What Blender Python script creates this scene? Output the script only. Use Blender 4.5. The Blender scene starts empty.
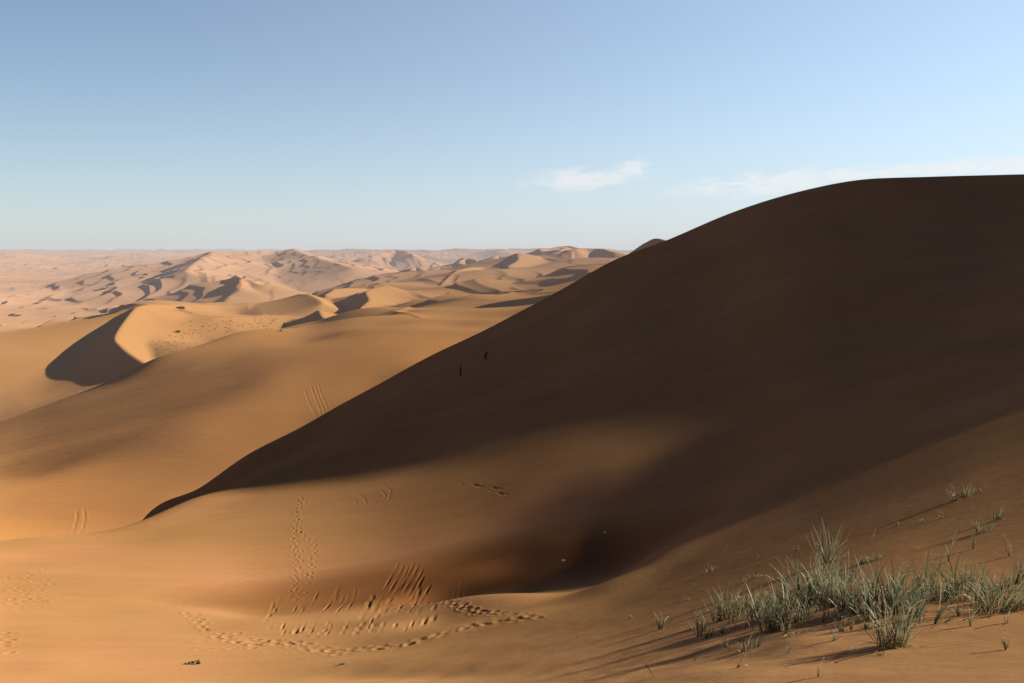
import bpy, math, random
import numpy as np
from mathutils import Vector, Euler

random.seed(7)
rng = np.random.default_rng(11)
R = math.radians

# ------------------------------------------------------------------ camera model
W_, H_, F_ = 1024, 683, 800.0
HOR = 247.0
PITCH = math.atan((341.5 - HOR) / F_)
CP, SP = math.cos(PITCH), math.sin(PITCH)

def ray(px, py):
    """bearing (rad, clockwise from +Y) and slope (rise per metre of range) of a view ray"""
    a = (np.asarray(px, float) - 512) / F_
    b = (341.5 - np.asarray(py, float)) / F_
    dx = a
    dy = b * SP + CP
    dz = b * CP - SP
    return np.arctan2(dx, dy), dz / np.hypot(dx, dy)

def project(x, y, z):
    f = y * CP - z * SP
    u = y * SP + z * CP
    return 512 + F_ * x / f, 341.5 - F_ * u / f

# ------------------------------------------------------------------ sun
AZ, EL = R(78), R(20)
TE = math.tan(EL)
SX, SY = math.sin(AZ), math.cos(AZ)

# ------------------------------------------------------------------ tensor B-spline height patch in (bearing, ln range)
class Patch:
    def __init__(s, th0, th1, nt, r0, r1, nr):
        s.t0, s.t1, s.nt = R(th0), R(th1), nt
        s.v0, s.v1, s.nr = math.log(r0), math.log(r1), nr
        s.ht = (s.t1 - s.t0) / (nt - 3); s.hv = (s.v1 - s.v0) / (nr - 3)
    @staticmethod
    def basis(x, x0, h, n, d=0):
        u = (np.asarray(x, float) - x0) / h
        u = np.clip(u, 0, n - 3 - 1e-9)
        i = np.floor(u).astype(int); f = u - i
        if d == 0:
            w = [(1-f)**3/6, (3*f**3-6*f**2+4)/6, (-3*f**3+3*f**2+3*f+1)/6, f**3/6]
        elif d == 1:
            w = [-(1-f)**2/2/h, (9*f**2-12*f)/6/h, (-9*f**2+6*f+3)/6/h, f**2/2/h]
        B = np.zeros((len(u), n))
        for k in range(4):
            B[np.arange(len(u)), i + k] += w[k]
        return B
    def grid(s, th, r):
        bt = s.basis(th, s.t0, s.ht, s.nt); bv = s.basis(np.log(r), s.v0, s.hv, s.nr)
        return bt @ s.C @ bv.T
    def at(s, th, r):
        bt = s.basis(np.atleast_1d(th), s.t0, s.ht, s.nt); bv = s.basis(np.log(np.atleast_1d(r)), s.v0, s.hv, s.nr)
        return np.einsum('ij,jk,ik->i', bt, s.C, bv)

def raycast(p, px, py, r0=2.0, r1=250.):
    th, sl = ray(px, py); th = float(th); sl = float(sl)
    rr = np.exp(np.linspace(math.log(r0), math.log(r1), 700))
    h = p.grid(np.array([th]), rr)[0]
    k = np.nonzero(h >= sl * rr)[0]
    if len(k) == 0: return None
    k = k[0]
    if k == 0: return th, rr[0], h[0]
    d0 = sl * rr[k-1] - h[k-1]; d1 = sl * rr[k] - h[k]
    f = d0 / (d0 - d1); r = rr[k-1] + f * (rr[k] - rr[k-1])
    return th, r, sl * r

# surveyed spline heights of the ground, centimetres, bearing-major
NEAR_CM = '''
-163 -169 -176 -181 -187 -192 -197 -202 -208 -214 -221 -229 -238 -248 -259 -271 -285 -300 -317 -337 -359 -383 -411 -443 -479 -519 -565 -616 -671 -731 -794 -861
-930 -1004 -1081 -1165 -1258 -1365 -1496 -1662 -1877 -2155 -2507 -2937 -3440 -4010 -4635 -5305 -6017 -6773 -7579 -8447 -9389 -10421 -163 -170 -176 -182 -187
-192 -198 -203 -210 -217 -224 -233 -243 -254 -266 -279 -294 -311 -330 -351 -375 -402 -432 -465 -504 -547 -596 -650 -709 -772 -838 -907 -979 -1053 -1132 -1215
-1307 -1411 -1536 -1695 -1906 -2188 -2555 -3008 -3538 -4131 -4772 -5445 -6148 -6891 -7684 -8540 -9472 -10498 -164 -170 -176 -182 -187 -192 -198 -204 -211 -219
-228 -237 -248 -260 -273 -288 -304 -323 -343 -366 -392 -420 -452 -488 -529 -575 -627 -685 -748 -815 -883 -954 -1027 -1103 -1182 -1266 -1356 -1458 -1577 -1727
-1928 -2211 -2600 -3081 -3640 -4261 -4921 -5590 -6277 -7003 -7781 -8625 -9548 -10566 -164 -171 -176 -182 -187 -193 -199 -206 -213 -222 -231 -241 -253 -266 -280
-296 -314 -334 -356 -381 -409 -439 -473 -511 -554 -603 -659 -722 -789 -858 -928 -1000 -1074 -1152 -1232 -1316 -1406 -1507 -1620 -1758 -1943 -2219 -2645 -3159
-3748 -4401 -5089 -5739 -6396 -7102 -7866 -8698 -9612 -10624 -164 -171 -176 -181 -187 -193 -199 -207 -215 -224 -234 -246 -258 -272 -288 -305 -325 -346 -370 -396
-426 -459 -495 -535 -579 -631 -691 -759 -830 -902 -973 -1044 -1120 -1199 -1280 -1364 -1453 -1559 -1666 -1799 -1962 -2204 -2703 -3246 -3854 -4537 -5279 -5879
-6491 -7181 -7934 -8758 -9667 -10677 -164 -171 -176 -181 -187 -193 -201 -209 -218 -227 -238 -250 -264 -279 -296 -314 -335 -358 -383 -412 -443 -478 -517 -559
-606 -661 -725 -797 -873 -947 -1015 -1087 -1164 -1242 -1323 -1406 -1493 -1607 -1714 -1862 -2019 -2190 -2777 -3337 -3950 -4648 -5448 -5990 -6564 -7242 -7981
-8807 -9722 -10740 -164 -170 -176 -182 -188 -194 -202 -211 -220 -231 -242 -255 -270 -286 -303 -323 -345 -369 -396 -427 -460 -498 -539 -584 -634 -692 -759 -835
-916 -997 -1069 -1149 -1233 -1317 -1405 -1495 -1594 -1717 -1823 -1981 -2143 -2296 -2873 -3430 -4044 -4734 -5524 -6076 -6654 -7308 -8027 -8866 -9802 -10833 -164
-170 -176 -182 -188 -196 -204 -213 -223 -234 -246 -260 -275 -292 -311 -331 -355 -380 -409 -441 -476 -516 -559 -606 -660 -721 -792 -869 -948 -1032 -1101 -1181
-1265 -1350 -1439 -1529 -1628 -1737 -1858 -2027 -2187 -2415 -3004 -3547 -4163 -4851 -5653 -6195 -6779 -7469 -8216 -9032 -9947 -10968 -163 -170 -177 -183 -189
-197 -205 -215 -225 -237 -250 -264 -280 -298 -317 -339 -363 -390 -420 -454 -491 -533 -578 -627 -683 -748 -824 -905 -980 -1075 -1186 -1257 -1361 -1451 -1560
-1667 -1782 -1924 -2036 -2196 -2348 -2545 -3118 -3654 -4287 -4991 -5816 -6317 -6892 -7637 -8462 -9221 -10086 -11104 -163 -170 -177 -183 -190 -198 -207 -217 -228
-240 -253 -268 -285 -303 -324 -347 -372 -400 -431 -466 -505 -549 -596 -647 -705 -773 -856 -947 -1038 -1126 -1188 -1294 -1378 -1485 -1591 -1703 -1827 -1978 -2060
-2309 -2368 -2528 -3198 -3681 -4322 -5003 -5731 -6286 -7011 -7443 -8163 -9106 -10033 -11176 -163 -170 -177 -183 -190 -199 -208 -218 -230 -242 -256 -272 -289
-308 -330 -354 -380 -409 -442 -478 -519 -564 -613 -667 -727 -798 -886 -978 -1054 -1150 -1231 -1328 -1418 -1533 -1634 -1754 -1886 -2016 -2150 -2307 -2429 -2608
-3338 -3877 -4456 -5132 -6017 -6815 -7021 -8333 -8693 -9509 -10231 -11353 -162 -170 -177 -183 -191 -199 -209 -220 -232 -245 -259 -275 -293 -313 -335 -360 -387
-417 -451 -489 -531 -577 -629 -685 -748 -820 -908 -989 -1074 -1181 -1256 -1359 -1445 -1585 -1648 -1826 -1922 -2073 -2196 -2326 -2470 -2551 -2805 -3549 -4272
-4971 -5641 -5498 -4488 -6280 -7213 -8660 -10005 -11394 -162 -170 -177 -184 -191 -200 -210 -221 -233 -247 -261 -278 -296 -317 -340 -365 -393 -424 -459 -498 -541
-588 -641 -701 -767 -838 -917 -1004 -1116 -1194 -1283 -1383 -1488 -1628 -1676 -1904 -1969 -2131 -2226 -2339 -2420 -2606 -2592 -3035 -3595 -4122 -4502 -4383
-5049 -6185 -7011 -8230 -9468 -11018 -162 -169 -177 -184 -192 -201 -211 -222 -234 -248 -263 -280 -299 -320 -343 -369 -398 -430 -465 -505 -548 -597 -651 -713
-783 -857 -928 -1017 -1132 -1205 -1304 -1406 -1530 -1608 -1802 -1906 -2048 -2180 -2255 -2324 -2410 -2528 -2617 -2914 -3153 -3429 -3820 -3720 -4319 -5470 -6492
-7748 -9018 -10562 -162 -169 -177 -184 -192 -201 -211 -223 -235 -249 -265 -282 -301 -322 -346 -372 -401 -434 -470 -509 -553 -602 -659 -719 -785 -863 -926 -1023
-1141 -1201 -1320 -1403 -1544 -1628 -1793 -1937 -2068 -2184 -2241 -2294 -2363 -2444 -2558 -2798 -2975 -3159 -3623 -3395 -3941 -5120 -6044 -7269 -8539 -10075
-162 -169 -177 -184 -192 -201 -212 -223 -236 -250 -265 -283 -302 -323 -347 -373 -403 -436 -474 -513 -554 -604 -663 -723 -783 -856 -928 -1055 -1124 -1204 -1324
-1397 -1546 -1620 -1790 -1960 -2046 -2173 -2216 -2263 -2297 -2388 -2437 -2438 -2666 -2802 -3222 -2847 -3423 -4651 -5586 -6835 -8107 -9627 -162 -169 -177 -184
-192 -201 -212 -223 -236 -250 -266 -283 -302 -324 -348 -374 -403 -438 -476 -514 -551 -600 -662 -715 -774 -848 -955 -1024 -1102 -1210 -1289 -1397 -1496 -1675
-1734 -1957 -2020 -2131 -2172 -2191 -2215 -2267 -2317 -2273 -2385 -2422 -2664 -2376 -3138 -4249 -5211 -6439 -7711 -9217 -162 -169 -177 -184 -192 -201 -212 -223
-236 -250 -265 -282 -301 -323 -347 -373 -402 -437 -477 -514 -544 -595 -656 -702 -772 -867 -918 -1010 -1097 -1193 -1256 -1429 -1472 -1599 -1866 -1853 -2020 -2054
-2109 -2100 -2111 -2165 -2204 -2118 -2134 -2125 -2193 -1844 -2730 -3764 -4782 -5985 -7284 -8810 -162 -169 -177 -184 -192 -201 -211 -222 -235 -249 -264 -281 -299
-320 -345 -372 -400 -431 -468 -499 -534 -588 -640 -696 -773 -828 -909 -989 -1069 -1172 -1241 -1385 -1412 -1584 -1780 -1810 -1969 -1994 -2028 -2004 -1999 -2000
-1965 -1945 -1902 -1830 -1761 -1479 -2500 -3428 -4486 -5671 -6966 -8450 -162 -170 -177 -184 -191 -200 -210 -221 -234 -247 -262 -278 -296 -316 -342 -371 -398
-420 -452 -487 -527 -576 -630 -689 -740 -817 -883 -960 -1053 -1135 -1213 -1348 -1390 -1630 -1665 -1831 -1872 -1940 -1919 -1902 -1869 -1856 -1802 -1764 -1677
-1521 -1332 -987 -2071 -2971 -4048 -5225 -6537 -8025 -162 -170 -177 -183 -191 -200 -209 -220 -232 -245 -260 -275 -292 -312 -338 -369 -394 -399 -432 -479 -514
-562 -615 -664 -725 -790 -857 -938 -1012 -1100 -1198 -1294 -1441 -1529 -1636 -1703 -1801 -1842 -1828 -1790 -1754 -1711 -1647 -1543 -1381 -1126 -972 -500 -1606
-2508 -3584 -4758 -6058 -7553 -163 -170 -177 -183 -190 -199 -208 -218 -230 -242 -256 -272 -288 -308 -332 -358 -375 -381 -425 -465 -500 -545 -596 -645 -702 -761
-832 -895 -980 -1064 -1150 -1212 -1354 -1525 -1660 -1740 -1796 -1733 -1715 -1694 -1662 -1601 -1493 -1347 -1128 -778 -543 110 -1113 -1997 -3082 -4247 -5572 -7106
-163 -170 -177 -183 -190 -198 -206 -216 -227 -239 -252 -268 -284 -302 -322 -341 -348 -377 -407 -450 -485 -527 -572 -620 -671 -729 -790 -859 -929 -1006 -1098
-1170 -1247 -1347 -1518 -1592 -1645 -1668 -1653 -1614 -1547 -1476 -1372 -1213 -1017 -624 -174 322 -944 -1749 -2865 -4026 -5332 -6789 -164 -170 -176 -182 -189
-196 -205 -214 -224 -234 -247 -263 -280 -297 -313 -330 -339 -367 -392 -433 -472 -504 -549 -593 -639 -691 -749 -808 -875 -948 -1022 -1097 -1182 -1260 -1329 -1472
-1566 -1579 -1557 -1523 -1441 -1351 -1243 -1064 -865 -486 62 821 -462 -1290 -2404 -3559 -4880 -6383 -164 -170 -176 -182 -188 -195 -203 -212 -220 -230 -243 -259
-278 -294 -300 -304 -332 -352 -380 -420 -450 -486 -523 -565 -605 -652 -703 -760 -817 -881 -956 -1019 -1090 -1179 -1231 -1293 -1404 -1465 -1437 -1394 -1311 -1195
-1055 -831 -550 -102 271 1167 -39 -919 -1999 -3175 -4475 -6006 -165 -171 -176 -181 -187 -194 -201 -209 -217 -226 -238 -255 -275 -290 -286 -288 -328 -340 -374
-387 -432 -460 -496 -534 -572 -611 -657 -707 -760 -815 -879 -943 -1004 -1075 -1145 -1199 -1233 -1280 -1297 -1249 -1174 -1050 -886 -616 -316 138 363 1406 369
-666 -1641 -2882 -4141 -5681 -165 -171 -176 -181 -186 -193 -200 -207 -213 -221 -233 -250 -271 -285 -273 -278 -316 -332 -363 -376 -414 -441 -470 -502 -536 -571
-610 -655 -700 -747 -801 -857 -911 -972 -1027 -1082 -1129 -1138 -1164 -1146 -1090 -1012 -860 -559 -279 167 399 1476 990 -428 -1235 -2543 -3772 -5340 -166 -171
-176 -180 -185 -191 -198 -204 -210 -217 -228 -245 -265 -277 -261 -274 -298 -325 -349 -368 -393 -424 -447 -475 -505 -533 -567 -603 -641 -680 -723 -772 -817 -866
-919 -960 -1002 -1023 -1013 -1015 -970 -927 -776 -471 -229 158 435 1135 1519 -127 -896 -2210 -3442 -5032 -166 -172 -176 -180 -184 -190 -195 -201 -207 -213 -223
-238 -255 -266 -255 -269 -286 -314 -339 -358 -377 -405 -431 -448 -477 -503 -528 -554 -584 -614 -646 -685 -725 -762 -805 -841 -871 -894 -883 -866 -839 -827 -677
-430 -245 32 347 736 1671 209 -741 -1934 -3225 -4831 -167 -172 -176 -179 -183 -188 -193 -198 -203 -209 -217 -229 -243 -253 -249 -263 -276 -299 -326 -348 -365
-386 -414 -431 -445 -467 -486 -507 -530 -555 -580 -607 -639 -667 -693 -724 -740 -754 -754 -743 -745 -702 -499 -314 -143 87 434 681 1597 550 -652 -1768 -3105
-4698 -167 -172 -176 -179 -182 -186 -190 -195 -199 -204 -211 -220 -231 -239 -244 -256 -270 -286 -313 -338 -350 -365 -391 -411 -418 -430 -445 -459 -476 -487 -502
-519 -540 -562 -579 -594 -617 -624 -619 -610 -569 -400 -223 -91 99 330 626 754 1475 1006 -433 -1547 -2918 -4434 -167 -172 -176 -178 -181 -184 -188 -191 -195
-200 -205 -212 -219 -225 -233 -245 -259 -273 -285 -305 -325 -336 -347 -372 -389 -399 -412 -430 -444 -452 -464 -475 -493 -508 -518 -522 -522 -502 -478 -440 -315
-131 -36 87 275 483 700 934 1627 1387 32 -1036 -2341 -3744 -167 -172 -176 -179 -181 -184 -187 -189 -193 -196 -200 -204 -209 -213 -217 -221 -226 -237 -245 -255
-270 -286 -302 -321 -344 -375 -409 -440 -463 -477 -485 -485 -485 -480 -468 -448 -421 -381 -332 -257 -124 32 147 281 458 665 901 1202 1613 1487 667 -255 -1344
-2569 -167 -172 -176 -179 -182 -184 -186 -189 -191 -193 -196 -198 -200 -202 -204 -205 -207 -213 -220 -229 -243 -260 -278 -299 -325 -360 -398 -432 -458 -475 -479
-474 -460 -438 -408 -369 -322 -264 -192 -96 33 178 316 468 651 867 1120 1413 1683 1664 1254 629 -165 -1113 -166 -172 -176 -180 -182 -185 -187 -188 -190 -191
-192 -193 -194 -194 -194 -195 -196 -201 -208 -218 -233 -251 -271 -293 -319 -351 -385 -417 -442 -456 -458 -446 -422 -386 -341 -287 -224 -151 -64 44 173 318 472
642 837 1063 1323 1604 1849 1944 1825 1519 1049 430 -166 -172 -176 -180 -183 -185 -187 -188 -189 -190 -190 -190 -190 -189 -188 -188 -190 -195 -203 -215 -233
-253 -273 -294 -317 -344 -373 -400 -421 -431 -427 -409 -375 -328 -269 -203 -130 -46 52 168 302 453 618 802 1010 1245 1509 1794 2069 2280 2383 2363 2203 1905
-166 -171 -176 -180 -184 -186 -188 -189 -189 -189 -189 -188 -187 -186 -185 -185 -187 -192 -201 -216 -236 -258 -278 -296 -315 -338 -361 -382 -397 -401 -392 -367
-326 -269 -198 -123 -42 50 157 280 421 579 755 952 1172 1417 1688 1988 2310 2621 2895 3109 3210 3183 -165 -171 -176 -181 -184 -186 -188 -189 -190 -189 -188 -187
-186 -184 -183 -183 -185 -191 -200 -215 -235 -257 -276 -292 -310 -328 -347 -363 -372 -371 -356 -326 -278 -214 -137 -53 36 136 250 381 529 696 883 1092 1325 1584
1871 2192 2553 2932 3314 3676 3962 4158 -165 -171 -176 -181 -184 -187 -189 -190 -190 -189 -188 -187 -185 -183 -182 -182 -184 -189 -198 -211 -229 -248 -266 -282
-299 -315 -330 -342 -346 -340 -321 -286 -234 -166 -85 4 102 211 333 472 628 804 1003 1225 1474 1750 2057 2400 2783 3196 3626 4056 4454 4819 -165 -171 -176 -181
-185 -187 -189 -190 -190 -190 -188 -187 -185 -183 -181 -181 -183 -187 -194 -205 -219 -235 -251 -267 -283 -298 -311 -320 -320 -310 -287 -248 -193 -123 -39 56 162
278 409 555 719 905 1115 1352 1616 1910 2236 2596 2990 3415 3861 4318 4777 5246 -165 -171 -176 -181 -185 -188 -190 -191 -191 -190 -189 -187 -185 -182 -181 -180
-181 -183 -189 -197 -207 -220 -234 -250 -265 -279 -291 -297 -295 -281 -254 -212 -154 -81 6 106 217 341 478 632 804 1000 1222 1473 1753 2063 2405 2777 3176 3600
4045 4507 4995 5522 -165 -171 -176 -181 -185 -188 -190 -191 -191 -191 -189 -187 -185 -182 -180 -179 -178 -180 -183 -188 -195 -204 -217 -231 -245 -258 -269 -273
-269 -252 -222 -177 -116 -40 50 154 271 400 545 706 887 1091 1326 1590 1884 2209 2564 2945 3346 3766 4204 4662 5161 5721 -164 -171 -176 -181 -185 -188 -190 -191
-192 -191 -189 -187 -185 -182 -179 -177 -176 -175 -177 -179 -184 -190 -200 -212 -225 -237 -245 -248 -242 -223 -190 -142 -79 0 94 202 323 459 610 779 968 1183
1428 1704 2011 2348 2714 3102 3505 3925 4361 4821 5329 5904 -164 -171 -176 -181 -185 -188 -191 -192 -192 -191 -190 -187 -185 -181 -178 -175 -173 -171 -170 -171
-173 -177 -185 -195 -205 -215 -222 -223 -214 -193 -158 -108 -42 40 137 249 375 517 676 852 1051 1276 1531 1818 2136 2484 2857 3251 3660 4082 4523 4992 5511 6094
'''
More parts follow.
